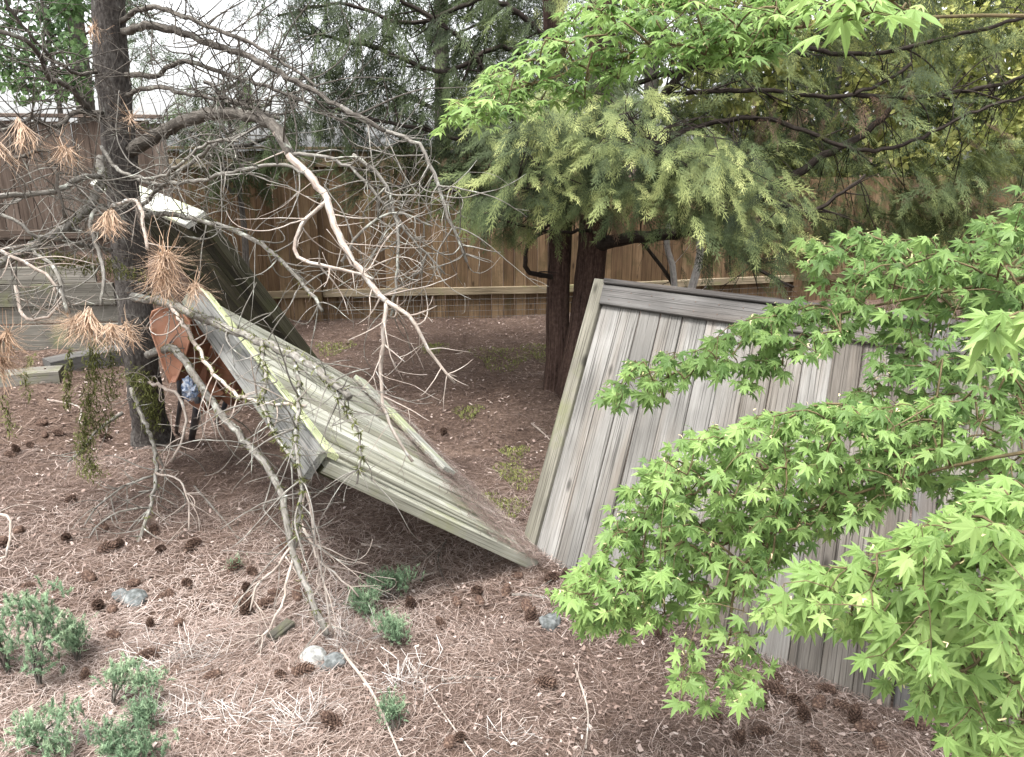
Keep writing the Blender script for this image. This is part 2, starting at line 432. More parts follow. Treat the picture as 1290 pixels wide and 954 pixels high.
# ------------------------------------------------------------------ planks and fences
def plank(name, parent, mat, O, e1, e2, n, L, W, T, warp=.004, tint=None, cuts=1):
    """board: O is its corner in the parent's frame, e1 along its length, e2 across, n thickness"""
    e1, e2, n = np.asarray(e1, float), np.asarray(e2, float), np.asarray(n, float)
    ch = min(.004, T * .25)
    prof = [(ch, 0), (W - ch, 0), (W, ch), (W, T - ch), (W - ch, T), (ch, T), (0, T - ch), (0, ch)]
    V, Gc = [], []
    o = RNG.uniform(0, 60, 3)
    for i in range(cuts + 1):
        s = L * i / cuts
        wx, wz = RNG.normal(0, warp * .4), RNG.normal(0, warp)
        for k, (a, b) in enumerate(prof):
            V.append(np.asarray(O) + e1 * (s + (RNG.normal(0, .002) if i in (0, cuts) else 0)) + e2 * (a + wx) + n * (b + wz))
            Gc.append((s + o[0], a + o[1], b + o[2]))
    q = [(i * 8 + k, i * 8 + (k + 1) % 8, (i + 1) * 8 + (k + 1) % 8, (i + 1) * 8 + k) for i in range(cuts) for k in range(8)]
    e = cuts * 8
    q += [(0, 7, 6, 5), (0, 5, 4, 1), (4, 3, 2, 1), (e, e + 1, e + 4, e + 5), (e + 5, e + 6, e + 7, e), (e + 1, e + 2, e + 3, e + 4)]
    mb = MB(); mb.add(V, q, None, Gc, RNG.uniform(.1, .9) if tint is None else tint)
    return mb.build(name, mat, parent)

Z3 = np.array([0, 0, 1.0])
def standing_fence():
    base = np.array([.117, 3.75, .0])
    e1 = unit([.754, -.657, 0]); e2 = unit([.274, .578, .769])
    n = unit(np.cross(e1, e2))
    R = thing("fence", "weathered grey board fence leaning away behind the green maple leaves", "fence", base)
    z = np.zeros(3)
    def at(a, b, c): return e1 * a + e2 * b + n * c
    plank("post", R, M_POST, at(-.085, -.10, -.05), e2, e1, n, 1.86, .085, .09)
    plank("post_cap", R, M_DARK, at(-.06, 1.762, -.115), n, e1, e2, .10, .075, .02)
    a = .004; k = 0
    while a < 1.80:
        wd = RNG.uniform(.128, .146)
        plank("board", R, M_GREY if a < .85 or RNG.uniform() < .2 else M_BROWNSHADE, at(a, -.34, RNG.uniform(-.002, .004)), e2, e1, n, 1.98, wd, .018, .003, cuts=2)
        a += wd + RNG.uniform(.003, .007)
    plank("top_rail", R, M_GREYRAIL, at(.002, 1.585, .024), e1, e2, n, a - .01, .135, .026, tint=.5)
    plank("cap", R, M_GREYRAIL, at(.004, 1.723, -.07), e1, n, e2, a + .0, .135, .034, tint=.25)
    plank("back_rail", R, M_GREYRAIL, at(.002, .45, -.045), e1, e2, n, a - .01, .09, .038, tint=.4)
    plank("post", R, M_GREYRAIL, at(a + .004, -.30, -.07), e2, e1, n, 2.12, .09, .09, tint=.35)
    a2 = a + .10; s = a2
    while a2 < 4.2:
        wd = RNG.uniform(.128, .146)
        plank("board", R, M_PLANK, at(a2, -.34, RNG.uniform(-.004, .004)), e2, e1, n, 1.98, wd, .018, .003, cuts=2)
        a2 += wd + RNG.uniform(.003, .009)
    plank("top_rail", R, M_GREYRAIL, at(s, 1.585, .024), e1, e2, n, a2 - s, .135, .026, tint=.4)
    plank("cap", R, M_GREYRAIL, at(s, 1.723, -.07), e1, n, e2, a2 - s, .135, .034, tint=.2)
    # nail heads
    for kk in range(13):
        for b in (1.62, 1.68):
            mb = MB(); c0 = at(.07 + kk * .142, b, .0505)
            mb.tube([c0, c0 + n * .002], .0035, 6)
            mb.build("nail", M_NAIL, R)
standing_fence()

def fallen_panel():
    dz = CAMZ
    C = np.array([.05, 3.59, .09]); B = np.array([-.85, 3.07, dz - 1.25]); A = np.array([-1.99, 4.68, dz - .77])
    up = unit(B - C)                    # from the foot of the panel towards its top rail
    al = unit(A - B)
    n = unit(np.cross(up, al)); 
    if n[2] < 0: n = -n
    Lw = 2.03; H = 1.27
    R = thing("fallen_fence_panel", "mossy pale fence panel fallen askew with its top rail raised at the left", "fence panel", C)
    def at(a, b, c): return al * a + up * b + n * c
    plank("post", R, M_PALE, at(-.004, -.10, -.03), up, al, n, H + .06, .065, .06, tint=.5)
    a = 0.064; k = 0
    while a < Lw - .1:
        wd = RNG.uniform(.085, .105)
        plank("board", R, M_PALE, at(a, -.22, (.009 if k % 2 else 0)), up, al, n, H + .14, wd, .018, .004, cuts=2)
        a += wd - (.012 if True else 0); k += 1
    plank("top_rail", R, M_LICH, at(-.004, H - .068, .043), al, up, n, a, .066, .026, tint=.7)
    plank("cap", R, M_CAP, at(-.03, H + .002, -.075), al, n, up, a + .05, .14, .032, tint=.5)
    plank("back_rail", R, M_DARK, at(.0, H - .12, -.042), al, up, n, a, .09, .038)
    plank("foot_rail", R, M_WHITE, at(.72, .03, .042), al, up, n, a - .72, .085, .035, tint=.4)
    plank("batten", R, M_PALE, at(.035, .05, .041), up, al, n, H - .14, .03, .014)
    for kk in range(17):
        c0 = at(.10 + kk * .11, H - .035, .0692); nb = MB(); nb.tube([c0, c0 + n * .003], .004, 6); nb.build("nail", M_NAIL, R)
    # duff lying on the foot of the panel
    mb = MB(); m = 5200
    aa = RNG.uniform(-.05, 1.9, m); bb = RNG.beta(1.2, 3.0, m) * .62 - .17
    bb = bb * np.clip(1.1 - .35 * aa, .25, 1)
    p = C + aa[:, None] * al + bb[:, None] * up + (.043 + RNG.uniform(0, .02, m))[:, None] * n
    th = RNG.uniform(0, 6.28, m)
    d = np.cos(th)[:, None] * al + np.sin(th)[:, None] * up + RNG.normal(0, .08, m)[:, None] * n
    strips(mb, p, d, RNG.uniform(.05, .13, m), np.full(m, .003), RNG.normal(0, 1, m), np.clip(RNG.normal(.5, .24, m), 0, 1), nrm=np.tile(n, (m, 1)))
    o = mb.build("needle_drift", M_LITTER, kind="stuff")
    tag(o, "drift of fallen needles heaped along the foot of the fallen mossy panel", "pine needles")
    return C, al, up, n
FP = fallen_panel()

def leaning_panel():
    T0 = P(250, 270, 5.6); B0 = np.array([-1.42, 6.15, .12]); T1 = P(150, 229, 6.7)
    up = T0 - B0; H = np.linalg.norm(up); up /= H
    al = unit(T1 - T0)
    n = unit(np.cross(al, up))
    if n[1] > 0: n = -n
    R = thing("leaning_fence_panel", "dark mossy fence panel with a pale cap leaning behind the pine trunk", "fence panel", B0)
    def at(a, b, c): return al * a + up * b + n * c
    plank("post", R, M_DARK, at(-.09, -.15, -.04), up, al, n, H + .12, .088, .09, tint=.75)
    a = 0
    while a < 1.7:
        wd = RNG.uniform(.128, .145)
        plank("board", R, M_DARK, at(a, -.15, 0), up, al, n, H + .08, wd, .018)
        a += wd + .004
    plank("top_rail", R, M_DARK, at(0, H - .17, .022), al, up, n, a, .12, .03)
    plank("cap", R, M_WHITE, at(-.12, H + .0, -.02), al, n, up, a + .12, .17, .038, tint=.9)
leaning_panel()

def far_fence():
    P0 = np.array([-6.4, 8.35, 0]); P1 = np.array([-2.35, 9.13, 0]); P2 = np.array([.44, 9.45, 0]); P3 = np.array([3.77, 10.35, 0]); P4 = np.array([9.5, 11.9, 0])
    R = thing("tall_fence", "tall brown board fence closing off the back of the yard", "fence", (.44, 9.45, .2))
    O = np.array([.44, 9.45, .2])
    for A, B in ((P0, P1), (P1, P2), (P2, P3), (P3, P4)):
        d = unit(B - A); Lg = np.linalg.norm(B - A); n = np.array([d[1], -d[0], 0])     # n points to the camera
        s = 0.0
        while s < Lg - .02:
            wd = min(RNG.uniform(.132, .146), Lg - s)
            p = A + d * s; g0 = float(gh(p[0], p[1]))
            if not (p[0] < -5.0):
                plank("board", R, M_FAR, np.array([p[0], p[1], .14]) - O, Z3, d, n, (2.03 if p[0] < .9 else 1.72) + RNG.normal(0, .006), wd - .004, .018, .002)
            s += wd
        # rails and posts on the near side
        np_ = max(1, round(Lg / 2.35)); step = Lg / np_
        for k in range(np_):
            a = A + d * (k * step); b = A + d * ((k + 1) * step)
            if b[0] < -4.2: continue
            plank("post", R, M_FAR, np.array([*(a + n * .032)[:2], .08]) - O, Z3, d, n, 2.05 if a[0] < .4 else 1.75, .09, .09, tint=.25)
            for h in ((.36, 1.86) if a[0] < .4 else (.36,)):
                plank("rail", R, M_FARRAIL, np.array([*(a + d * .096 + n * .022)[:2], .14 + h]) - O, d, Z3, n, step - .10, .09, .04)
        # cap
        if -3 < B[0] < 1: plank("cap", R, M_FARRAIL, np.array([*(A - n * .06)[:2], 2.19]) - O, d, n, Z3, Lg - .004, .14, .032, tint=.3)
    # wire mesh along its foot
    wm = MB()
    for A, B in ((P1, P2), (P2, P3)):
        d = unit(B - A); Lg = np.linalg.norm(B - A); n = np.array([d[1], -d[0], 0])
        for h in (.05, .12, .19, .26):
            wm.tube([A + n * .16 + Z3 * (.2 + h), B + n * .16 + Z3 * (.2 + h)], .0022, 4)
        for s in np.arange(0, Lg, .075):
            p = A + d * s + n * .16
            wm.tube([p + Z3 * .12, p + Z3 * .47], .002, 4)
    o = wm.build("wire_mesh", M_WIRE)
    tag(o, "low dark wire mesh strip along the foot of the brown fence", "wire mesh")
far_fence()

def side_fence():
    A = np.array([-8.2, 6.7, 0]); B = np.array([-3.35, 7.75, 0])
    d = unit(B - A); Lg = np.linalg.norm(B - A); n = np.array([d[1], -d[0], 0]); O = np.array([-5, 7.6, 1.1])
    R = thing("side_fence", "grey brown board fence above the plank wall at the far left", "fence", O)
    s = 0
    while s < Lg - .1:
        wd = RNG.uniform(.13, .146); p = A + d * s
        plank("board", R, M_SIDE, np.array([p[0], p[1], .85]) - O, Z3, d, n, 1.58 + RNG.normal(0, .008), wd - .004, .018)
        s += wd
    plank("cap", R, M_SIDE, np.array([*(A - n * .05)[:2], 2.46]) - O, d, n, Z3, Lg, .12, .032)
    plank("rail", R, M_SIDE, np.array([*(A + n * .022)[:2], 1.35]) - O, d, Z3, n, Lg, .09, .04)
    # low wall of wide horizontal planks holding the higher ground
    A = np.array([-8.0, 6.5, 0]); B = np.array([-3.0, 7.25, 0]); d = unit(B - A); n = np.array([d[1], -d[0], 0]); O = np.array([-5, 7.0, .4])
    R = thing("plank_wall", "low wall of wide grey horizontal planks at the far left", "retaining wall", O)
    zz = .12
    for k, hgt in enumerate((.24, .26, .17, .21, .16)):
        L0 = 4.8 - .15 * k
        plank("plank", R, M_PLANK, np.array([A[0], A[1], zz]) + n * (.02 * (k % 2)) - O, d, Z3, n, L0, hgt - .008, .045, .006)
        zz += hgt
    for s in (1.0, 3.0):
        p = A + d * s - n * .1
        plank("stake", R, M_PLANK, np.array([p[0], p[1], .0]) - O, Z3, d, n, 1.1, .09, .088)
side_fence()

def timbers():
    for (ax, ay), (bx, by), hh, lab in (((-30, 492), (76, 484), .11, "short grey timber edging beside the left edge of the photo"),
                                         ((66, 470), (160, 462), .10, "dark timber edging half buried behind the hanging moss")):
        a = G(ax, ay); b = G(bx, by); d = unit((b - a) * [1, 1, 0]); n = np.array([d[1], -d[0], 0]); L = np.linalg.norm(b - a)
        R = thing("timber", lab, "timber", a)
        plank("beam", R, M_PLANK if hh > .105 else M_GREYRAIL, np.array([0, 0, -.06]), d, -n, Z3, L, .22, hh + .06, .006, cuts=3)
        mb = MB(); c = d * (L - .12) - n * .11 + Z3 * (hh - .002); mb.tube([c, c + Z3 * .008], .008, 8); mb.build("nail", M_NAIL, R)
timbers()

# ------------------------------------------------------------------ things under the fallen panel
def cart():
    yb = 4.75
    base = G(240, 548)
    R = thing("garden_tub", "tipped up terracotta orange garden tub on dark legs beside the pine trunk", "garden tub", base)
    O = base
    # shield shaped end wall, rounded at the top and tapering down
    outline = [(190, 402), (193, 393), (203, 389), (215, 390), (228, 396), (238, 405), (240, 420), (236, 438), (229, 460), (221, 480), (214, 481), (207, 463), (199, 440), (192, 420)]
    bk = np.array([.10, .16, -.02])
    front = [P(x, y, 4.62 + .0008 * (y - 430)) for x, y in outline]
    cen = np.mean(front, 0)
    inner = [cen + (p - cen) * .88 + bk * .10 for p in front]
    back = [p + bk * .9 for p in front]
    k = len(front)
    mb = MB()
    V = np.array(front + inner + [cen + bk * .16]) - O
    q = [(i, (i + 1) % k, k + (i + 1) % k, k + i) for i in range(k)]
    t = [(k + i, k + (i + 1) % k, 2 * k) for i in range(k)]
    mb.add(V, q, t); mb.build("end_wall", M_TERRA, R, smooth=False)
    mb = MB(); V = np.array(front + back) - O
    mb.add(V, [(i, k + i, k + (i + 1) % k, (i + 1) % k) for i in range(k)]); 
    mb.add(np.array(back + [cen + bk]) - O, None, [(i, (i + 1) % k, k) for i in range(k)])
    mb.build("tub_body", M_RUST, R)
    mb = MB(); rim = np.array([p + (p - cen) * .02 for p in front] + [front[0]]) - O
    mb.tube(rim, .007, 6); mb.build("rim", M_TERRA, R, smooth=True)
    c = P(214, 432, 4.60) - O
    mb = MB(); mb.tube([c, c + unit(bk) * .012 + np.array([0, .02, 0])], .006, 8); mb.build("bolt_hole", M_BLACK, R)
    # rusty side trays behind
    for quad, yy in ((((246, 432), (262, 440), (258, 505), (236, 500)), 4.95), (((268, 440), (300, 470), (290, 512), (268, 495)), 5.05), (((236, 478), (262, 505), (254, 520), (238, 508)), 4.85)):
        mb = MB(); f = np.array([P(x, y, yy) for x, y in quad]) - O; b = f + np.array([.05, .16, .0])
        mb.add(np.concatenate([f, b]), [(0, 1, 2, 3), (7, 6, 5, 4), (0, 4, 5, 1), (1, 5, 6, 2), (2, 6, 7, 3), (3, 7, 4, 0)])
        mb.build("side_wall", M_RUST, R)
    g0 = G(242, 556)
    for pts, r in (([P(250, 500, 4.85), P(248, 520, 4.95), g0 + Z3 * .02], .030), ([P(285, 505, 5.1), P(280, 520, 5.2), G(272, 532)], .018), ([P(225, 470, 4.85), P(228, 505, 4.95), G(222, 545)], .018)):
        mb = MB(); mb.tube(np.array(pts) - O, [r, r, r * .8], 8); mb.build("leg", M_BLACK, R, smooth=True)
    # crumpled cloth hanging in the tub
    cc = P(240, 490, 4.66)
    mb = MB(); nth, nph = 14, 9; V = []
    for i in range(nph):
        ph = math.pi * i / (nph - 1)
        for j in range(nth):
            th = 2 * math.pi * j / nth
            r = .060 * (1 + .28 * math.sin(5 * th + 3 * i) + .18 * RNG.normal())
            V.append(cc + np.array([r * math.sin(ph) * math.cos(th) * .8, r * .7 * math.sin(ph) * math.sin(th), r * 1.1 * math.cos(ph)]))
    q = [(i * nth + j, i * nth + (j + 1) % nth, (i + 1) * nth + (j + 1) % nth, (i + 1) * nth + j) for i in range(nph - 1) for j in range(nth)]
    mb.add(V, q); o = mb.build("crumpled_cloth", M_BLUE, None)
    tag(o, "crumpled blue and white cloth stuffed under the terracotta tub end", "cloth")
cart()

# ------------------------------------------------------------------ smooth paths and twigs
def catmull(pts, step=.05):
    pts = [np.asarray(p, float) for p in pts]
    ext = [2 * pts[0] - pts[1]] + pts + [2 * pts[-1] - pts[-2]]
    out = []
    for i in range(1, len(ext) - 2):
        a, b, c, d = ext[i - 1:i + 3]
        k = max(2, int(np.linalg.norm(c - b) / step))
        for t in np.arange(k) / k:
            out.append(.5 * (2 * b + (c - a) * t + (2 * a - 5 * b + 4 * c - d) * t * t + (3 * b - a - 3 * c + d) * t ** 3))
    out.append(pts[-1])
    return np.array(out)

def grow(mb, p, d, length, r0, c, depth=0, curl=1.0, droop=0.0, sub=.5, step=.035, sides=4):
    """a crooked dead twig with side twigs"""
    n = max(4, int(length / step))
    pts = [np.array(p, float)]
    d = unit(d); ax = unit(RNG.normal(0, 1, 3)); k = RNG.normal(0, 1.6) * curl
    for i in range(n):
        ax = unit(ax + RNG.normal(0, .25, 3)); k = k * .93 + RNG.normal(0, .55) * curl
        d = unit(d + np.cross(ax, d) * k * step * 1.6 + RNG.normal(0, .05, 3) + Z3 * droop * step)
        pts.append(pts[-1] + d * step)
        if depth < 2 and i > 1 and RNG.uniform() < sub * step * 5.5:
            s = unit(np.cross(d, RNG.normal(0, 1, 3)))
            grow(mb, pts[-1], d * .7 + s * .8, length * RNG.uniform(.25, .6) * (1 - .5 * i / n), r0 * (1 - .75 * i / n) * .62, c, depth + 1, curl, droop, sub * .8, step, sides)
    mb.tube(pts, np.maximum(np.linspace(r0, r0 * .32, len(pts)), .0010), sides, c)

# ------------------------------------------------------------------ the dead pine
PINE = thing("pine_tree", "dying pine with a dark trunk and a tangle of bare grey branches", "tree", (*G(196, 560)[:2], float(gh(*G(196, 560)[:2]))))
PO = np.array(PINE.location)
tr = catmull([PO + [-.02, .02, -.15], PO + [-.03, .02, .10], P(178, 455, 5.12), P(166, 350, 5.12), P(156, 250, 5.1), P(147, 150, 5.08), P(139, 60, 5.05), P(135, -40, 5.0), P(138, -200, 5.0), P(150, -500, 5.1)], .06)
mb = MB(); h = np.linspace(0, 1, len(tr))
rr = .116 - .034 * h + .07 * np.exp(-h * 22)
mb.tube(tr - PO, rr * (1 + .03 * np.sin(h * 60)), 18, bump=.045)
mb.build("trunk", M_PINEBARK, PINE, smooth=True)

def px_branch(pts, w0, w1, mat=M_BRANCH, twigs=14, tlen=.45, curl=1.0, droop=0.0, sides=7, moss=0, sub=.5, first=.08):
    """a limb traced through (px, py, distance); widths in photo pixels"""
    q = [P(*p) for p in pts]
    path = catmull(q, .045)
    path[1:-1] += RNG.normal(0, .0045, (len(path) - 2, 3))
    dist = path[:, 1].mean()
    n = len(path)
    rad = np.linspace(w0, w1, n) / F * dist * .5
    mb = MB()
    mb.tube(path - PO, rad, sides, RNG.uniform(.3, .7), bump=.10)
    for k in range(int(twigs * 2.6)):
        i = int(n * (first + (1 - first) * RNG.uniform()))
        i = min(i, n - 2)
        t = unit(path[i + 1] - path[i]); s = unit(np.cross(t, RNG.normal(0, 1, 3)))
        grow(mb, path[i] - PO, t * .55 + s, tlen * RNG.uniform(.35, 1.6), min(rad[i] * .6, RNG.uniform(.0018, .0054)), RNG.uniform(.2, .8), 0, curl * 2.3, droop, sub * .75)
    o = mb.build("branch", mat, PINE, smooth=True)
    if moss:
        mm = MB(); k = moss
        i = RNG.integers(int(n * .1), n - 1, k)
        th = RNG.uniform(0, 6.28, k)
        off = np.stack([np.cos(th), np.sin(th) * .5, np.abs(np.sin(th))], 1) * rad[i][:, None]
        d = np.stack([RNG.normal(0, .7, k), RNG.normal(0, .7, k), RNG.normal(-.5, .6, k)], 1)
        strips(mm, path[i] + off - PO, d, RNG.uniform(.010, .035, k), np.full(k, .005), RNG.normal(0, 1, k), RNG.uniform(0, 1, k), 0)
        mm.build("moss", M_MOSS, o, kind="stuff")
    return path
BR = []
def B_(*a, **k): BR.append(px_branch(*a, **k))
# upper limbs against the sky
B_([(156, 40, 5.0), (185, 33, 4.9), (215, 36, 4.8), (265, 55, 4.6), (310, 70, 4.4), (360, 95, 4.2), (430, 135, 4.0), (485, 165, 3.9)], 11, 4, M_BRANCHDK, 18, .55)
B_([(150, 28, 5.0), (172, 14, 4.9), (200, 10, 4.8), (240, 25, 4.6), (300, 48, 4.4), (350, 75, 4.3), (400, 110, 4.2)], 7, 3, M_BRANCHDK, 14, .5)
B_([(158, 95, 5.0), (200, 95, 4.9), (208, 85, 4.85), (235, 77, 4.8), (270, 88, 4.7), (330, 108, 4.5), (390, 130, 4.3)], 7, 3, M_BRANCHDK, 14, .5)
B_([(160, 120, 5.0), (190, 110, 4.8), (240, 120, 4.6), (300, 128, 4.4), (345, 150, 4.2)], 6, 3, M_BRANCHDK, 14, .5)
# the big arching limb with peeled bark
B_([(165, 190, 5.05), (195, 172, 4.9), (230, 155, 4.7), (270, 143, 4.5), (310, 145, 4.3), (345, 160, 4.1), (366, 195, 3.95)], 19, 11, M_BRANCHDK, 16, .55)
B_([(345, 160, 4.1), (362, 190, 3.97), (400, 235, 3.8), (412, 250, 3.75), (422, 285, 3.65), (445, 330, 3.55), (470, 362, 3.5), (487, 380, 3.45)], 11, 7, M_BARE, 7, .35)
B_([(487, 380, 3.45), (484, 420, 3.42), (480, 470, 3.4), (484, 510, 3.35), (497, 545, 3.32), (520, 582, 3.3)], 6.5, 4, M_BARE, 5, .2)
B_([(487, 380, 3.45), (515, 398, 3.42), (540, 440, 3.4), (573, 483, 3.38)], 6, 3, M_BARE, 5, .22)
B_([(416, 250, 3.74), (380, 282, 3.7), (371, 314, 3.65), (388, 331, 3.6), (430, 339, 3.55), (470, 352, 3.5)], 5.5, 4, M_BARE, 6, .3)
B_([(430, 134, 4.0), (463, 154, 3.95), (527, 183, 3.9), (545, 220, 3.85), (566, 275, 3.8), (588, 330, 3.75)], 6, 3.5, M_BRANCH, 14, .4)
B_([(445, 195, 3.9), (480, 225, 3.85), (500, 280, 3.8), (500, 340, 3.7), (492, 400, 3.65)], 5, 3, M_BRANCH, 10, .35)
B_([(430, 330, 3.6), (455, 290, 3.65), (500, 268, 3.7), (545, 285, 3.75)], 4, 2, M_BRANCH, 8, .3)
B_([(366, 195, 3.95), (420, 200, 3.9), (470, 240, 3.85), (520, 300, 3.8), (560, 345, 3.75)], 5, 2.5, M_BRANCH, 14, .4)
# long grey arcs across the middle
B_([(180, 272, 4.95), (208, 269, 4.8), (248, 278, 4.6), (285, 287, 4.45), (329, 307, 4.3), (356, 331, 4.2), (386, 361, 4.1), (406, 392, 4.0)], 8, 4, M_BRANCH, 16, .4, moss=260)
B_([(165, 222, 5.0), (200, 232, 4.6), (245, 228, 4.3), (300, 215, 4.1), (350, 208, 3.95), (385, 218, 3.85)], 6, 3.5, M_BRANCH, 14, .45)
B_([(175, 262, 4.9), (205, 235, 4.7), (240, 205, 4.5), (275, 180, 4.3), (310, 168, 4.2)], 6, 3.5, M_BRANCH, 10, .4)
B_([(128, 185, 4.9), (150, 215, 4.6), (195, 225, 4.4), (230, 205, 4.3), (262, 180, 4.2), (300, 178, 4.1)], 5, 3, M_BRANCH, 10, .4)
# lichened limbs lying over the fallen panel
B_([(168, 374, 4.95), (200, 379, 4.6), (225, 388, 4.35), (250, 399, 4.12), (288, 415, 3.85), (329, 431, 3.6), (369, 448, 3.4), (402, 468, 3.25), (440, 500, 3.1)], 14, 8, M_BRANCH, 16, .32, moss=900, droop=-.8)
B_([(215, 385, 4.4), (245, 430, 4.0), (262, 462, 3.8), (300, 498, 3.5), (340, 508, 3.3), (385, 512, 3.15)], 6.5, 3.5, M_BARE, 8, .3, moss=300)
B_([(329, 431, 3.55), (334, 470, 3.35), (331, 510, 3.2), (345, 545, 3.05), (372, 580, 2.9)], 6, 4, M_BRANCH, 10, .25, moss=700, droop=-1)
B_([(369, 448, 3.4), (378, 500, 3.2), (372, 560, 2.95), (380, 620, 2.85), (372, 690, 2.8)], 6, 5, M_BRANCH, 10, .3, moss=500, droop=-1)
B_([(402, 468, 3.25), (440, 520, 3.05), (455, 560, 2.95), (450, 610, 2.9)], 5, 2.5, M_BRANCH, 10, .3, moss=450, droop=-1.2)
# the bent limb dropping to the ground
B_([(186, 447, 5.0), (215, 439, 4.55), (231, 452, 4.4), (255, 490, 4.15), (290, 535, 3.9), (328, 578, 3.65), (352, 615, 3.5), (362, 665, 3.35), (370, 700, 3.25), (388, 745, 3.1), (412, 800, 2.97)], 13, 7, M_BRANCH, 14, .35, moss=420, droop=-1.2)
B_([(366, 690, 3.27), (345, 720, 3.15), (322, 742, 3.08), (315, 770, 3.02)], 4.5, 2.5, M_BARE, 4, .2, droop=-1)
B_([(370, 700, 3.25), (358, 750, 3.1), (340, 790, 3.0), (322, 812, 2.95)], 5, 3, M_BARE, 4, .2, droop=-1)
B_([(378, 690, 2.95), (385, 620, 2.95), (400, 700, 2.9), (410, 745, 2.86), (420, 800, 2.85)], 4, 3, M_BARE, 5, .2, droop=-1)
B_([(380, 660, 3.0), (400, 700, 2.95), (430, 730, 2.9), (452, 752, 2.87)], 4, 2, M_BARE, 3, .2, droop=-1)
# left side limbs
B_([(127, 200, 4.95), (126, 240, 4.7), (88, 284, 4.4), (44, 310, 4.1), (0, 330, 3.9), (-60, 350, 3.7)], 13, 10, M_BRANCH, 22, .45, moss=500)
B_([(140, 225, 4.95), (110, 222, 4.6), (67, 241, 4.3), (0, 247, 4.0), (-60, 240, 3.9)], 8, 6, M_BRANCH, 18, .45)
B_([(125, 150, 5.0), (98, 122, 4.8), (85, 108, 4.7), (62, 100, 4.6), (50, 70, 4.5), (30, 50, 4.4), (0, 42, 4.3), (-50, 50, 4.2)], 8, 4, M_BRANCHDK, 18, .5)
B_([(130, 142, 5.0), (95, 143, 4.8), (70, 160, 4.6), (40, 150, 4.4), (0, 165, 4.2)], 7, 4, M_BRANCHDK, 16, .5)
B_([(125, 90, 5.0), (95, 92, 4.8), (60, 70, 4.6), (20, 20, 4.4), (-10, -30, 4.3)], 5, 3, M_BRANCHDK, 14, .5)
B_([(140, 262, 4.9), (122, 262, 4.6), (115, 290, 4.35), (130, 340, 4.15), (128, 385, 4.05)], 6, 4, M_BRANCH, 8, .3)
B_([(140, 300, 4.95), (95, 290, 4.5), (40, 310, 4.1), (70, 340, 3.95), (85, 395, 3.85)], 6, 4, M_BRANCH, 10, .35)
B_([(0, 315, 3.9), (28, 330, 3.9), (60, 345, 3.9), (78, 372, 3.9), (88, 395, 3.9)], 4.5, 3.5, M_BARE, 6, .25)
B_([(140, 262, 4.7), (170, 252, 4.5), (180, 285, 4.3), (186, 315, 4.2)], 6, 4, M_BARE, 4, .25)
B_([(-20, 180, 4.2), (18, 200, 4.2), (60, 190, 4.3), (75, 245, 4.2), (82, 275, 4.2)], 5, 3.5, M_BRANCHDK, 8, .35)
B_([(20, 360, 4.1), (25, 390, 4.05), (34, 402, 4.0), (60, 400, 3.95), (78, 380, 3.95)], 5, 3, M_BARE, 5, .25)
B_([(0, 270, 4.1), (30, 285, 4.1), (48, 298, 4.1), (110, 310, 4.5), (140, 315, 4.9)], 4, 6, M_BRANCH, 8, .3)
# hanging dead twigs near the foot of the trunk
B_([(176, 480, 4.98), (205, 488, 4.6), (229, 506, 4.5), (233, 530, 4.45), (226, 560, 4.4), (216, 582, 4.4)], 6, 3, M_BARE, 4, .25, droop=-1)
B_([(165, 490, 4.95), (188, 547, 4.6), (197, 592, 4.35), (189, 641, 4.1), (172, 685, 3.95), (160, 708, 3.87)], 7, 4, M_BRANCH, 12, .35, droop=-1, moss=150)
B_([(196, 596, 4.3), (225, 605, 4.2), (238, 632, 4.1), (238, 668, 4.0)], 3.5, 2, M_BARE, 5, .25, droop=-1)
B_([(192, 600, 4.35), (160, 612, 4.3), (120, 640, 4.2), (98, 675, 4.1)], 3.5, 2, M_BRANCH, 6, .25, droop=-1)
B_([(188, 640, 4.1), (150, 645, 4.05), (120, 665, 4.0), (105, 690, 3.95)], 3, 2, M_BRANCH, 4, .2, droop=-1)
B_([(155, 520, 4.7), (125, 540, 4.6), (100, 570, 4.5), (85, 582, 4.5)], 5, 3, M_BRANCH, 4, .2, droop=-1, moss=100)
B_([(-20, 650, 3.6), (8, 648, 3.6), (14, 680, 3.5), (5, 700, 3.45), (-15, 712, 3.45)], 4, 3, M_BARE, 2, .2)

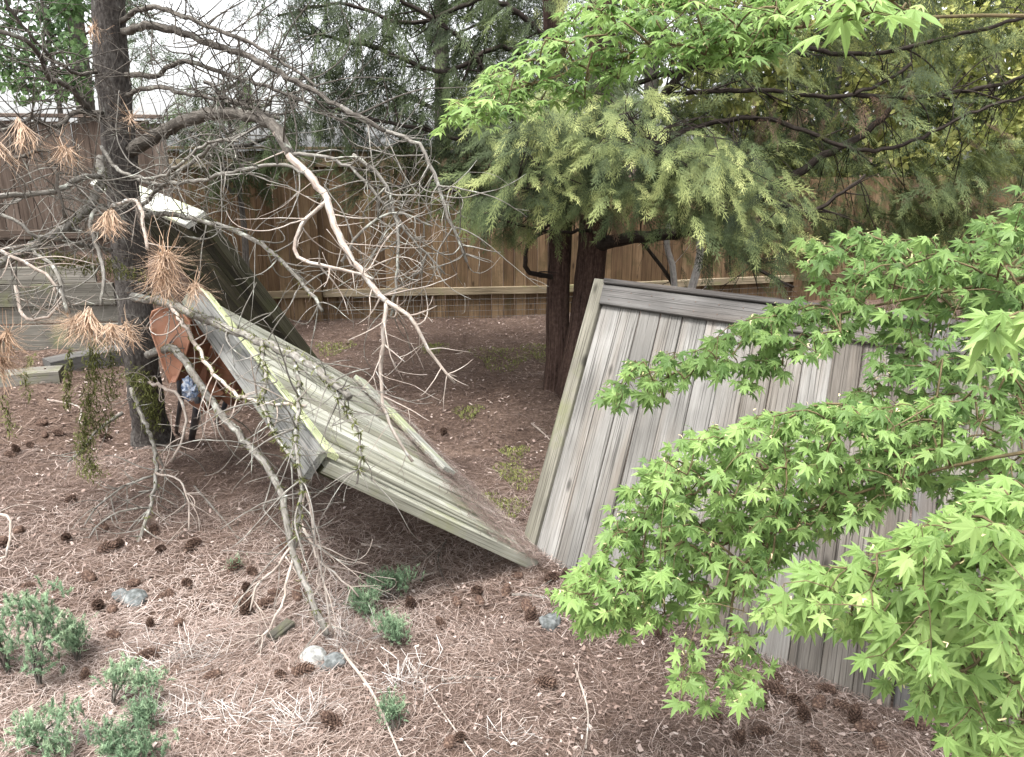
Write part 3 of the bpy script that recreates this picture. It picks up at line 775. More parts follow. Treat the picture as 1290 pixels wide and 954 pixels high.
# orange dead needle tufts
def tuft(px, py, y, r, n, aim):
    c = P(px, py, y) - PO
    mb = MB()
    L = r / F * y * .92; n = int(n * 1.1)
    d = RNG.normal(0, 1, (n, 3)); d = d / np.linalg.norm(d, axis=1)[:, None] * [1, 1, .8] + np.asarray(aim) * 1.0 + [0, 0, -.22]
    ax = unit(np.asarray(aim) * [1, 1, .3] + RNG.normal(0, .3, 3)); p = c + RNG.uniform(-.045, .02, n)[:, None] * ax + RNG.normal(0, .006, (n, 3))
    strips(mb, p, d + 1e-4, L * RNG.uniform(.65, 1.1, n), np.full(n, .0034), RNG.normal(0, .6, n), np.clip(RNG.normal(.55, .24, n), 0, 1), -.9)
    mb.build("needle_tuft", M_DRYNEEDLE, PINE, kind="stuff")
for a in ((208, 318, 4.0, 62, 170, (.15, -.4, -.25)), (205, 340, 3.95, 58, 150, (-.1, -.5, -.4)), (246, 358, 3.95, 38, 90, (.2, -.4, -.2)), (112, 392, 3.9, 55, 170, (-.3, -.4, -.6)), (140, 410, 3.9, 48, 110, (.4, -.3, -.5)), (95, 400, 3.9, 48, 110, (-.5, -.4, -.3)),
          (2, 425, 3.8, 50, 150, (.1, -.4, -.1)), (0, 450, 3.8, 52, 130, (.4, -.4, -.3)), (80, 186, 4.2, 42, 110, (0, -.4, -.2)), (28, 158, 4.1, 50, 60, (.25, -.2, -.9)), (-5, 180, 4.1, 50, 40, (.3, -.2, -.9)),
          (135, 268, 4.2, 46, 110, (0, -.3, -.75)), (165, 150, 4.6, 34, 60, (.1, -.3, .0)), (120, 35, 4.7, 26, 40, (.2, -.3, -.4)), (162, 415, 4.0, 40, 70, (.2, -.3, -.3))):
    tuft(*a)

# moss curtains hanging from the dead limbs
def moss_curtain(path, n, wd, parent=PINE):
    mm = MB(); pts = catmull([P(*p) for p in path], .03)
    i = RNG.integers(0, len(pts), n)
    p = pts[i] + RNG.normal(0, wd, (n, 3)) * [1, .8, .6] - PO
    d = np.stack([RNG.normal(0, .5, n), RNG.normal(0, .5, n), RNG.uniform(-1.2, .3, n)], 1)
    strips(mm, p, d, RNG.uniform(.015, .05, n), np.full(n, .0055), RNG.normal(0, 1, n), RNG.uniform(0, 1, n), 0)
    mm.build("moss", M_MOSS, parent, kind="stuff")
moss_curtain([(118, 435, 4.35), (116, 480, 4.35), (112, 520, 4.35), (106, 560, 4.35), (118, 600, 4.3)], 1500, .028)
moss_curtain([(140, 440, 4.5), (138, 500, 4.45), (128, 540, 4.4)], 500, .03)
moss_curtain([(88, 440, 4.3), (85, 490, 4.3), (84, 510, 4.3)], 260, .012)
moss_curtain([(165, 470, 4.85), (185, 490, 4.8), (190, 515, 4.85), (192, 535, 4.85)], 1100, .038)
moss_curtain([(40, 450, 4.2), (30, 470, 4.2), (38, 500, 4.2)], 120, .012)
moss_curtain([(0, 500, 4.2), (8, 520, 4.2), (15, 545, 4.2)], 120, .012)
moss_curtain([(140, 330, 4.6), (60, 325, 4.3), (90, 330, 4.4), (170, 345, 4.6)], 900, .04)

# ------------------------------------------------------------------ cedar with two trunks
CB = G(712, 488)
CEDAR = thing("cedar_tree", "drooping cedar with two reddish brown trunks behind the leaning grey fence", "tree", CB)
def trunk(pts, r0, r1, sides=16, name="trunk", mat=M_CEDARBARK, parent=None, O=None, flare=.5, bump=.05):
    path = catmull(pts, .12); h = np.linspace(0, 1, len(path))
    L = np.linalg.norm(path[-1] - path[0])
    mb = MB(); mb.tube(path - O, (r0 + (r1 - r0) * h) * (1 + flare * np.exp(-h * L / .22)), sides, bump=bump)
    return mb.build(name, mat, parent, smooth=True)
trunk([CB + [-.07, .02, -.12], CB + [-.06, .02, .25], P(703, 380, 6.62), P(707, 250, 6.6), P(702, 120, 6.55), P(697, 0, 6.5), P(690, -400, 6.6)], .105, .07, parent=CEDAR, O=CB)
trunk([CB + [.07, -.10, -.12], CB + [.10, -.08, .22], P(739, 385, 6.55), P(749, 270, 6.6), P(755, 150, 6.65), P(760, 0, 6.7), P(770, -300, 6.9)], .135, .09, parent=CEDAR, O=CB)
def c_limb(pts, w0, w1, tw=6, tl=.4, mat=M_CEDARLIMB):
    path = catmull([P(*p) for p in pts], .06); path[1:-1] += RNG.normal(0, .006, (len(path) - 2, 3))
    d = path[:, 1].mean(); rad = np.linspace(w0, w1, len(path)) / F * d * .5
    mb = MB(); mb.tube(path - CB, rad, 8, bump=.08)
    for k in range(tw):
        i = RNG.integers(2, len(path) - 1); t = unit(path[i] - path[i - 1])
        grow(mb, path[i] - CB, t * .7 + unit(RNG.normal(0, 1, 3)) * .8, tl * RNG.uniform(.4, 1.2), min(.008, rad[i] * .5), .5, 0, .6, -.3, .5, .05)
    mb.build("limb", mat, CEDAR, smooth=True)
    return path
CL = []
for a in (([(745, 312, 6.55), (790, 301, 6.4), (830, 297, 6.3), (870, 290, 6.25), (920, 272, 6.2), (985, 233, 6.2), (1028, 202, 6.2), (1068, 181, 6.2), (1101, 158, 6.2), (1128, 127, 6.2), (1150, 90, 6.2)], 17, 6, 14),
          ([(930, 266, 6.2), (960, 246, 6.1), (1018, 268, 6.0), (1061, 241, 5.9), (1090, 220, 5.9)], 9, 3, 10),
          ([(870, 288, 6.25), (910, 307, 6.0), (936, 326, 5.9), (969, 347, 5.8), (1000, 362, 5.7)], 9, 3, 14),
          ([(695, 349, 6.5), (668, 343, 6.3), (661, 321, 6.2), (671, 301, 6.2), (690, 287, 6.2), (707, 280, 6.2)], 7, 4, 3),
          ([(752, 255, 6.6), (775, 240, 6.4), (800, 252, 6.2), (815, 275, 6.1)], 10, 4, 6),
          ([(755, 195, 6.6), (810, 150, 6.4), (867, 82, 6.2), (897, 60, 6.1), (960, 57, 6.1), (1020, 70, 6.1)], 12, 5, 8),
          ([(890, 70, 6.15), (920, 85, 6.1), (945, 70, 6.0)], 8, 4, 4),
          ([(755, 150, 6.6), (850, 120, 6.4), (960, 114, 6.2), (1028, 122, 6.1), (1075, 119, 6.0), (1122, 100, 6.0), (1148, 80, 6.0)], 7, 4, 12),
          ([(1075, 119, 6.0), (1142, 124, 6.0), (1229, 112, 6.0), (1300, 95, 6.0)], 6, 4, 10),
          ([(757, 120, 6.6), (850, 90, 6.4), (980, 60, 6.2), (1080, 70, 6.1), (1180, 50, 6.0), (1300, 20, 6.0)], 7, 4, 12),
          ([(752, 230, 6.6), (850, 170, 6.3), (960, 150, 6.1), (1100, 190, 5.9), (1230, 140, 5.8), (1300, 120, 5.8)], 8, 3, 14),
          ([(704, 230, 6.6), (640, 140, 6.4), (590, 60, 6.3), (540, 20, 6.3), (480, -10, 6.3)], 9, 4, 14),
          ([(704, 210, 6.6), (640, 190, 6.3), (560, 170, 6.1), (470, 150, 6.0), (400, 130, 6.0)], 7, 3, 14),
          ([(702, 120, 6.55), (640, 60, 6.4), (560, 90, 6.3), (470, 60, 6.3), (380, 40, 6.3)], 7, 3, 14),
          ([(702, 60, 6.55), (620, 0, 6.5), (520, 30, 6.5), (430, 5, 6.5), (350, 20, 6.5)], 7, 3, 12),
          ([(707, 285, 6.55), (640, 262, 6.2), (590, 245, 6.1), (520, 235, 6.0), (460, 238, 6.0)], 5, 2, 14),
          ([(752, 200, 6.6), (720, 230, 5.9), (690, 240, 5.4), (650, 235, 5.1)], 8, 3, 5),
          ([(752, 180, 6.6), (780, 150, 5.9), (800, 160, 5.4), (820, 190, 5.1)], 8, 3, 5),
          ([(750, 290, 6.55), (700, 292, 6.0), (650, 282, 5.7), (610, 268, 5.5)], 5, 2.5, 6)):
    CL.append(c_limb(a[0], a[1], a[2], a[3]))

def spray_template(nb=8):
    """a narrow drooping frond: axis, forward swept side shoots, short scale-leaf blades"""
    V, Q = [], []
    r = np.random.default_rng(5)
    def blade(a, b, w):
        a, b = np.array(a, float), np.array(b, float)
        d = unit(b - a); s = np.array([d[1], -d[0], 0]) * w * .5
        k = len(V)
        V.extend([a - s * .8, a + s * .8, b + s * .35, b - s * .35]); Q.append((k, k + 1, k + 2, k + 3))
    blade((0, 0, 0), (0, 1, 0), .020)
    for i in range(nb):
        t = .05 + .83 * i / (nb - 1)
        for sd in (-1, 1):
            tt = t + .04 * sd * r.uniform(.3, 1); l = (.30 * (1 - tt) ** .6 + .09) * r.uniform(.7, 1.25)
            d = unit(np.array([sd * r.uniform(.35, .62), .85, r.normal(0, .10)])); st = np.array([0, tt, 0])
            blade(st, st + d * l, .024)
            m = max(1, int(round(l / .12)))
            for j in range(m):
                p = st + d * l * (j + .5) / (m + .2)
                for s2 in (-1, 1):
                    dd = unit(d + s2 * r.uniform(.35, .7) * np.array([-d[1], d[0], 0]) + [0, 0, r.normal(0, .12)])
                    blade(p, p + dd * (.13 * (1 - .4 * j / m)) * r.uniform(.7, 1.3), .020)
    V = np.array(V)
    rr = V[:, 1]
    V[:, 2] += -.40 * rr ** 2 - .5 * np.abs(V[:, 0]) ** 1.5
    return V, np.array(Q)
SPV, SPQ = spray_template(7)
def frames(tip, nrm):
    y = tip / np.linalg.norm(tip, axis=1)[:, None]
    z = nrm - y * np.sum(nrm * y, 1)[:, None]; z /= np.linalg.norm(z, axis=1)[:, None] + 1e-9
    x = np.cross(y, z)
    return np.stack([x, y, z], 2)                  # columns
def stamp(mb, T, Q, pos, Rm, sc, c, tri=False, cv=None):
    n, k = len(pos), len(T)
    V = np.einsum('nij,kj->nki', Rm, T) * sc[:, None, None] + pos[:, None, :]
    idx = Q[None] + (np.arange(n) * k)[:, None, None]
    cc = np.repeat(c, k) if cv is None else (c[:, None] + cv[None]).ravel()
    mb.add(V.reshape(-1, 3), None if tri else idx.reshape(-1, 4), idx.reshape(-1, 3) if tri else None, c=cc)

def in_poly(x, y, poly):
    ins = np.zeros(len(x), bool); n = len(poly)
    for i in range(n):
        x0, y0 = poly[i]; x1, y1 = poly[(i + 1) % n]
        m = ((y0 > y) != (y1 > y)) & (x < (x1 - x0) * (y - y0) / (y1 - y0 + 1e-9) + x0)
        ins ^= m
    return ins
def poly_points(poly, n):
    p = np.array(poly, float); lo, hi = p.min(0), p.max(0); out = []
    tot = 0
    while tot < n:
        q = RNG.uniform(lo, hi, (n * 2, 2)); q = q[in_poly(q[:, 0], q[:, 1], poly)]
        out.append(q); tot += len(q)
    return np.concatenate(out)[:n]
def unproj(q, y):
    cx, cy = (q[:, 0] - 645) / F, (477 - q[:, 1]) / F
    r = np.stack([cx, CP + cy * SP, -SP + cy * CP], 1)
    return CAM + r * (y / r[:, 1])[:, None]

def cedar_mass(poly, n, y0, y1, sc, tmean, tsd, clump=.16, npc=7, tipfrac=.2, twigs=True, mat=None):
    """drooping spray clumps spread through a volume, hung on fine twigs"""
    npc = npc * 2; nc = max(1, n // npc)
    cen = unproj(poly_points(poly, nc), RNG.uniform(y0, y1, nc))
    outd = cen - np.array([.5, 6.6, 0]); outd[:, 2] = 0; outd /= np.linalg.norm(outd, axis=1)[:, None] + 1e-6
    k = np.repeat(np.arange(nc), npc)
    m = len(k)
    pos = cen[k] + RNG.normal(0, clump * 1.25, (m, 3)) * [1.15, 1, .38]; pos[:, 2] -= .5 * np.hypot(pos[:, 0] - cen[k][:, 0], pos[:, 1] - cen[k][:, 1])
    azc = RNG.normal(0, .5, (nc, 3))[k]; tip = outd[k] * .8 + azc + RNG.normal(0, .40, (m, 3)) + [0, -.15, -.42]
    nrm = np.array([0, -.35, 1.0]) + outd[k] * .5 + RNG.normal(0, .35, (m, 3))
    tone = np.clip(np.where(RNG.uniform(0, 1, nc) < .5, tmean * .5, tmean * 1.3)[k] + RNG.normal(0, tsd * .6, nc)[k] + RNG.normal(0, .07, m), .02, .82)
    fresh = (RNG.uniform(0, 1, nc) < tipfrac)[k] & (RNG.uniform(0, 1, m) < .7)
    tone = np.where(fresh, np.clip(tone + .3, 0, .8), tone)
    mb = MB(); stamp(mb, SPV, SPQ, pos - CB, frames(tip, nrm), sc * RNG.uniform(.65, 1.25, m), tone, cv=.36 * SPV[:, 1] - .13)
    mb.build("foliage", mat or M_CEDAR, CEDAR, kind="stuff")
    if twigs:
        tb = MB()
        L = np.concatenate(CL)
        for c in cen[::2]:
            d2 = np.sum((L - c) ** 2, 1); p = L[np.argmin(d2)]
            if np.sqrt(d2.min()) > 1.6: continue
            mid = (p + c) / 2 + [0, 0, .10] + RNG.normal(0, .06, 3)
            tb.tube(catmull([p, mid, c], .12) - CB, .004, 3)
        if tb.n: tb.build("twigs", M_CEDARLIMB, CEDAR, kind="stuff")
# the bright front boughs
cedar_mass([(590, 175), (640, 120), (720, 90), (830, 110), (900, 140), (960, 190), (990, 260), (975, 305), (905, 290), (860, 250), (800, 262), (770, 262), (725, 255), (680, 240), (640, 270), (605, 245)], 980, 5.1, 6.6, .22, .30, .16, .11, 5, .28)
cedar_mass([(600, 180), (650, 115), (760, 95), (850, 140), (900, 210), (860, 240), (790, 262), (690, 235)], 340, 4.8, 5.5, .19, .48, .18, .10, 4, .5)
cedar_mass([(800, 150), (930, 170), (990, 250), (985, 320), (930, 320), (850, 240)], 300, 5.0, 5.9, .20, .44, .14, .10, 5, .45)
cedar_mass([(610, 250), (650, 250), (665, 290), (640, 315), (620, 290)], 30, 5.7, 6.0, .20, .40, .1, .05, 3, .3)
# dark upper left with gaps of sky
cedar_mass([(330, -40), (720, -40), (720, 130), (640, 200), (540, 190), (440, 165), (380, 110), (320, 40)], 1050, 5.9, 7.8, .29, .20, .10, .15, 7, .08)
cedar_mass([(420, 170), (560, 165), (640, 190), (630, 240), (520, 235), (430, 225)], 300, 6.2, 7.8, .25, .22, .10, .13, 6, .12)
# the wide right side
cedar_mass([(860, -40), (1330, -40), (1330, 240), (1180, 280), (1040, 300), (960, 220), (900, 140)], 820, 5.8, 7.6, .26, .36, .14, .15, 6, .2)
cedar_mass([(900, 180), (1330, 150), (1330, 340), (1180, 350), (1010, 325), (960, 290)], 1000, 6.4, 9.2, .31, .34, .14, .16, 6, .15)
cedar_mass([(700, -60), (900, -60), (900, 150), (740, 150)], 380, 6.0, 7.4, .27, .24, .10, .15, 7, .1)
cedar_mass([(720, 120), (900, 120), (1250, 60), (1250, 260), (980, 310), (740, 260)], 160, 5.9, 7.2, .20, .5, .2, .08, 4, .0, mat=M_DEADSPRAY)
# a crown overhead, above the photo's edge
cedar_mass([(420, -420), (1150, -420), (1300, -60), (350, -60)], 420, 5.8, 7.6, .38, .25, .1, .25, 7, .1, twigs=False)

# pale saplings behind the leaning fence
for pts, w0, w1, lab in (([(854, 400, 6.9), (850, 366, 6.9), (847, 335, 6.9), (840, 309, 6.9), (843, 280, 6.9)], 11, 7, "thin grey sapling stem standing behind the middle of the leaning fence"),
                         ([(866, 400, 6.8), (870, 368, 6.8), (876, 348, 6.8), (882, 318, 6.8), (880, 290, 6.8)], 13, 9, "pale bark sapling stem just right of the thin grey one behind the fence"),
                         ([(856, 395, 6.95), (849, 362, 6.95), (836, 340, 6.95), (814, 311, 6.95), (805, 295, 6.95)], 7, 4, "slanting dark sapling stem behind the leaning fence")):
    pp = [P(*p) for p in pts]; b = pp[0].copy(); b[2] = gh(b[0], b[1]) - .05
    path = catmull([b] + pp, .06)
    mb = MB(); mb.tube(path - b, np.linspace(w0, w1, len(path)) / F * 6.9 * .5, 9, bump=.06)
    for k in range(3):
        i = RNG.integers(len(path) // 2, len(path) - 1)
        grow(mb, path[i] - b, unit(RNG.normal(0, 1, 3) + [0, 0, .6]), .35, .004, .5, 0, .5)
    o = mb.build("sapling", M_BIRCH if w0 > 8 else M_CEDARLIMB, None, smooth=True); o.location = b
    tag(o, lab, "sapling")

# ------------------------------------------------------------------ background trees beyond the fences
def leaf_template():
    V = np.array([(0, 0, 0), (.3, .45, .06), (0, 1, 0), (-.3, .45, .06)], float)
    return V, np.array([(0, 1, 2, 3)])
LTV, LTQ = leaf_template()
def bg_tree(name, label, x, y, height, rad, z0, n, mat, sc, cone=False, cat="tree", trunk_r=.16, nclump=60, conifer=False):
    O = np.array([x, y, float(gh(x, y))])
    R = thing(name, label, cat, O, "trees beyond the fences")
    path = [np.array([0, 0, -.1]), np.array([.1, 0, height * .4]), np.array([0, .1, height * .95])]
    trunk([O + p for p in path], trunk_r, trunk_r * .25, 10, "trunk", M_BGTRUNK, R, O)
    cen = []
    for k in range(nclump):
        t = RNG.uniform(0, 1); z = z0 + (height - z0) * t
        r = rad * ((1 - t) ** .7 + .08 if cone else math.sqrt(max(.05, 1 - (2 * t - 1) ** 2 * .9)))
        a = RNG.uniform(0, 6.28); q = r * math.sqrt(RNG.uniform(.1, 1))
        cen.append((q * math.cos(a), q * math.sin(a), z))
    cen = np.array(cen)
    lb = MB()
    for c in cen[:: 2]:
        b = np.array([0, 0, max(z0 * .7, c[2] - .25 * rad)])
        lb.tube(catmull([b, (b + c) / 2 + RNG.normal(0, .1, 3), c], .3), .02, 4)
    lb.build("limbs", M_BGTRUNK, R, kind="stuff")
    k = RNG.integers(0, nclump, n)
    pos = cen[k] + RNG.normal(0, rad * .16, (n, 3)) * [1, 1, .7]
    tip = cen[k] * [.4, .4, 0] + RNG.normal(0, .8, (n, 3)) + [0, 0, -.5]
    nrm = RNG.normal(0, .6, (n, 3)) + [0, 0, 1]
    tone = np.clip(RNG.normal(.5, .25, nclump)[k] + RNG.normal(0, .12, n), 0, 1)
    mb = MB()
    T, Q = (SPV, SPQ) if conifer else (LTV, LTQ)
    stamp(mb, T, Q, pos, frames(tip, nrm), sc * RNG.uniform(.6, 1.3, n), tone)
    mb.build("crown", mat, R, kind="stuff")
bg_tree("pine_tree", "hazy grey green pine beyond the fence in the top left corner", -8.0, 11.5, 9.5, 1.5, 2.0, 900, M_GREYPINE, .6, True, conifer=True)
bg_tree("pine_tree", "second grey green pine just right of the corner one", -6.6, 12.5, 9, 1.2, 2.2, 700, M_GREYPINE, .5, True, conifer=True)
bg_tree("shrub", "bright green bush showing above the fence beside the pine trunk", -6.1, 10.8, 3.7, .8, 1.6, 3200, M_MIDGREEN, .10, nclump=30, trunk_r=.05, cat="bush")
bg_tree("evergreen_tree", "dark evergreen behind the upper middle of the fence", -1.2, 13.0, 9.5, 2.1, 2.5, 520, M_YEW, .8, conifer=True)
bg_tree("evergreen_tree", "tall dark evergreen behind the two cedar trunks", 2.2, 13.5, 10, 2.6, 1.8, 560, M_YEW, .85, conifer=True, nclump=80)
bg_tree("evergreen_tree", "dark evergreen at the right, behind the long curved cedar limb", 5.2, 13.5, 9.5, 2.4, 1.6, 480, M_YEW, .85, conifer=True, nclump=70)
bg_tree("shrub", "dark evergreen shrub in front of the brown fence behind the dead branches", -3.0, 8.45, 2.6, .65, 1.6, 190, M_YEW, .34, conifer=True, nclump=40, trunk_r=.05, cat="bush")
bg_tree("broadleaf_tree", "sunlit yellow green tree beyond the fence at the right", 7.3, 12.6, 5.5, 1.6, 1.0, 9000, M_SUNNY, .15, nclump=80)
bg_tree("broadleaf_tree", "yellow green tree near the right edge beyond the fence", 9.4, 12.9, 6.5, 1.6, .8, 8000, M_SUNNY, .15, nclump=70)
bg_tree("broadleaf_tree", "pale yellow green tree glimpsed through the cedar limbs", 4.6, 14.5, 7.5, 2.0, 1.2, 9000, M_SUNNY, .18, nclump=90)
bg_tree("broadleaf_tree", "yellow green tree behind the top right corner of the photo", 10.0, 16.5, 11.0, 3.0, 2.0, 9000, M_SUNNY, .24, nclump=110)
bg_tree("broadleaf_tree", "olive green tree far behind the middle of the cedar", 6.6, 17.5, 11.0, 3.0, 1.5, 9000, M_SUNNY, .24, nclump=110)

# ------------------------------------------------------------------ the maple in front
MB_ROOT = np.array([2.35, 1.5, float(gh(2.35, 1.5))])
MAPLE = thing("maple_tree", "bright green cut leaf maple reaching in from the right", "tree", MB_ROOT)
def maple_template(seed):
    r = np.random.default_rng(seed)
    lob = [(-124, .36), (-84, .66), (-42, .92), (0, 1.0), (42, .92), (84, .66), (124, .36)]
    out = [(-152, .12)]
    for i, (a, l) in enumerate(lob):
        l *= r.uniform(.9, 1.08); a += r.normal(0, 3)
        out += [(a - 11, l * .60), (a, l), (a + 11, l * .60)]
        if i < 6: out.append(((lob[i][0] + lob[i + 1][0]) / 2, .36 * min(1, .5 + .5 * (lob[i][1] + lob[i + 1][1]) * .6)))
    out.append((152, .12))
    V = [(0, 0, 0)]
    for a, l in out:
        a = math.radians(a)
        V.append((l * math.sin(a), l * math.cos(a), -.26 * l * l + (.04 if l < .3 else 0)))
    fold, dr, tw = r.uniform(-.22, .30), r.uniform(.05, .55), r.normal(0, .22)
    V = [(x, y, -dr * (x * x + y * y) - fold * abs(x) + tw * x * y) for x, y, z in V]
    n = len(out)
    T = [(0, i + 1, i) for i in range(1, n)]
    T.append((0, 1, n))
    return np.array(V), np.array(T)
MT = [maple_template(s) for s in range(6)]
MM = []
for v, t in MT:
    m_ = MB(); m_.add(v, None, t, c=.5); o_ = m_.build("leaf", M_MAPLE); MM.append(o_.data); bpy.data.objects.remove(o_)
LEAVES = []           # (pos, rotation matrix, scale, tint, variant)
def maple_cluster(poly, n, yf, size, roots, tone, facing='cam', dens=None, seeds=.16, ysd=.10, tw0=.0055):
    """leaf pairs on forking twigs; yf gives the distance of the layer at a pixel"""
    n = int(n * (2.7 if facing == 'cam' and n > 100 else 1.8)); size = size * (.75 if facing == 'cam' and yf(1000, 0) > 1.6 else .86)
    nn = max(4, n // 3)
    q = poly_points(poly, nn)
    y = np.array([yf(a, b) for a, b in q]) + RNG.normal(0, ysd, nn)
    nodes = unproj(q, y)
    rp = [P(*r) for r in roots]
    # the main branch
    main = catmull(rp, .08)
    pts = list(main); par = list(range(-1, len(main) - 1)); order = np.argsort(np.linalg.norm(nodes - rp[0], axis=1))
    for i in order:
        A = np.array(pts); d = np.linalg.norm(A - nodes[i], axis=1)
        j = int(np.argmin(d)); pts.append(nodes[i]); par.append(j)
    kids = np.ones(len(pts))
    for i in range(len(pts) - 1, 0, -1): kids[par[i]] += kids[i]
    tb = MB()
    rad = np.clip(.0011 * kids ** .42, .0009, tw0)
    tb.tube(main - MB_ROOT, np.clip(np.linspace(tw0, .002, len(main)), .0015, 1), 6)
    for i in range(len(main), len(pts)):
        a, b = pts[par[i]], pts[i]; L = np.linalg.norm(b - a)
        if L > .5: 
            continue
        mid = (a + b) / 2 + RNG.normal(0, .05 * L, 3) + [0, 0, .06 * L]
        tb.tube(np.array([a, mid, b]) - MB_ROOT, [min(rad[i], .0032), min(rad[i], .003), min(rad[i] * .8, .0028)], 4)
    # leaves
    k = np.repeat(np.arange(nn), 3)[:n]; m = len(k)
    th = RNG.uniform(0, 6.28, m)
    if facing == 'cam':
        tip = np.stack([np.cos(th) * .75 - .28, np.sin(th) * .55 - .42, -.50 + RNG.normal(0, .28, m)], 1)
        nrm = np.array([-.05, -.55, .85]) + RNG.normal(0, .30, (m, 3))
    else:
        tip = np.stack([np.cos(th) - .25, np.sin(th) - .2, -.22 + RNG.normal(0, .16, m)], 1)
        nrm = np.array([0, -.12, 1.0]) + RNG.normal(0, .20, (m, 3))
    tipn = tip / np.linalg.norm(tip, axis=1)[:, None]
    sc = size * np.clip(RNG.normal(.95, .24, m), .4, 1.4)
    pet = tipn * (sc * .55)[:, None] * [1, 1, .4] + RNG.normal(0, .008, (m, 3))
    pos = nodes[k] + pet
    for i in range(m):
        tb.tube(np.array([nodes[k[i]], pos[i]]) - MB_ROOT, .0007 if size < .06 else .0009, 3, .8)
    o = tb.build("branch", M_MAPLETWIG, MAPLE, smooth=True)
    Rm = frames(tip, nrm)
    tn = np.clip(RNG.normal(tone, .10, nn)[k] + RNG.normal(0, .14, m), 0, 1)
    for i in range(m): LEAVES.append((pos[i], Rm[i], sc[i], tn[i], RNG.integers(0, 6)))
    # winged seeds
    s = int(n * seeds)
    if s:
        kk = RNG.integers(0, nn, s)
        p0 = nodes[kk] + RNG.normal(0, .012, (s, 3)) + [0, -.006, .006]
        d = np.stack([RNG.normal(0, 1, s), RNG.normal(-.2, .6, s), RNG.normal(-.2, .7, s)], 1)
        sb = MB(); strips(sb, p0 - MB_ROOT, d, size * RNG.uniform(.25, .45, s), size * np.full(s, .11), RNG.normal(0, 1.5, s), RNG.uniform(0, 1, s), 1)
        sb.build("seed_wings", M_SEED, o, kind="stuff")
lin = lambda x0, y0, x1, y1: (lambda a, b: y0 + (y1 - y0) * (a - x0) / (x1 - x0))
# lower middle mass
maple_cluster([(700, 740), (760, 690), (795, 610), (860, 545), (960, 520), (1050, 505), (1190, 500), (1185, 600), (1100, 650), (1000, 690), (950, 730), (870, 770), (800, 790), (735, 790)], 780, lin(690, 2.15, 1200, 1.95), .047,
              [(1420, 560, 1.6), (1290, 570, 1.75), (1150, 600, 1.9), (1000, 650, 2.0), (880, 700, 2.1), (760, 745, 2.15)], .50)
maple_cluster([(860, 770), (960, 720), (965, 800), (960, 880), (925, 880), (885, 900), (855, 885), (850, 810)], 80, lin(850, 1.95, 970, 1.95), .047, [(1000, 650, 2.0), (930, 720, 1.98), (920, 800, 1.95), (900, 860, 1.95)], .55)
maple_cluster([(690, 745), (740, 720), (820, 770), (790, 805), (720, 790)], 50, lin(690, 2.1, 820, 2.1), .047, [(880, 700, 2.1), (800, 740, 2.1), (710, 750, 2.1)], .58)
# the arm crossing the fence rail
maple_cluster([(745, 495), (790, 455), (880, 432), (930, 405), (1000, 375), (1050, 385), (1080, 430), (1010, 450), (950, 490), (890, 470), (840, 500), (780, 515)], 190, lin(745, 2.55, 1080, 2.3), .05,
              [(1420, 330, 1.9), (1290, 350, 2.05), (1180, 370, 2.2), (1060, 395, 2.35), (940, 430, 2.45), (790, 480, 2.55)], .42)
maple_cluster([(1010, 300), (1100, 290), (1200, 300), (1300, 230), (1310, 470), (1190, 490), (1100, 440), (1050, 400), (1010, 350)], 330, lin(1010, 2.45, 1300, 2.1), .05,
              [(1420, 330, 1.9), (1290, 350, 2.05), (1180, 370, 2.2), (1060, 340, 2.35)], .38)
maple_cluster([(1100, 450), (1300, 450), (1310, 640), (1190, 640), (1130, 600), (1060, 520)], 210, lin(1060, 2.25, 1300, 2.0), .05,
              [(1420, 500, 1.75), (1290, 520, 1.95), (1180, 540, 2.1), (1100, 540, 2.2)], .36)
# the near bough
maple_cluster([(945, 770), (1000, 722), (1100, 695), (1180, 650), (1300, 590), (1320, 960), (1200, 945), (1180, 885), (1095, 850), (1110, 795), (1010, 780)], 420, lin(945, 1.38, 1300, 1.2), .041,
              [(1480, 640, 1.0), (1330, 690, 1.12), (1200, 720, 1.25), (1090, 745, 1.32), (970, 770, 1.38)], .66, seeds=.16)
maple_cluster([(1215, 400), (1300, 385), (1310, 435), (1240, 440)], 10, lin(1215, .95, 1300, .9), .046, [(1420, 380, .8), (1330, 400, .86), (1250, 415, .92)], .75, seeds=0)
# boughs overhead, seen nearly edge on
maple_cluster([(570, 150), (610, 95), (690, 40), (760, -10), (1010, -30), (1000, 40), (940, 75), (880, 80), (800, 100), (740, 125), (660, 145)], 600, lin(570, 2.75, 1010, 2.2), .047,
              [(1450, 40, 1.8), (1290, 20, 2.0), (1120, 25, 2.15), (960, 40, 2.3), (800, 70, 2.5), (640, 115, 2.7)], .50, facing='up', seeds=.10, ysd=.16)
maple_cluster([(565, 125), (610, 115), (640, 150), (590, 170), (560, 160)], 34, lin(560, 2.75, 640, 2.7), .045, [(760, 80, 2.6), (640, 115, 2.7), (590, 145, 2.75)], .72, facing='up', seeds=.1)
maple_cluster([(1005, 20), (1060, -10), (1180, -30), (1150, 15), (1080, 30), (1020, 40)], 30, lin(1005, 1.15, 1180, 1.1), .040, [(1400, -60, .95), (1250, -30, 1.05), (1120, 0, 1.1), (1030, 22, 1.15)], .8, facing='up', seeds=0)
maple_cluster([(860, 40), (1010, 20), (1000, 60), (920, 80)], 70, lin(860, 2.4, 1010, 2.3), .046, [(1120, 25, 2.15), (960, 40, 2.3), (880, 60, 2.4)], .45, facing='up', seeds=.05)
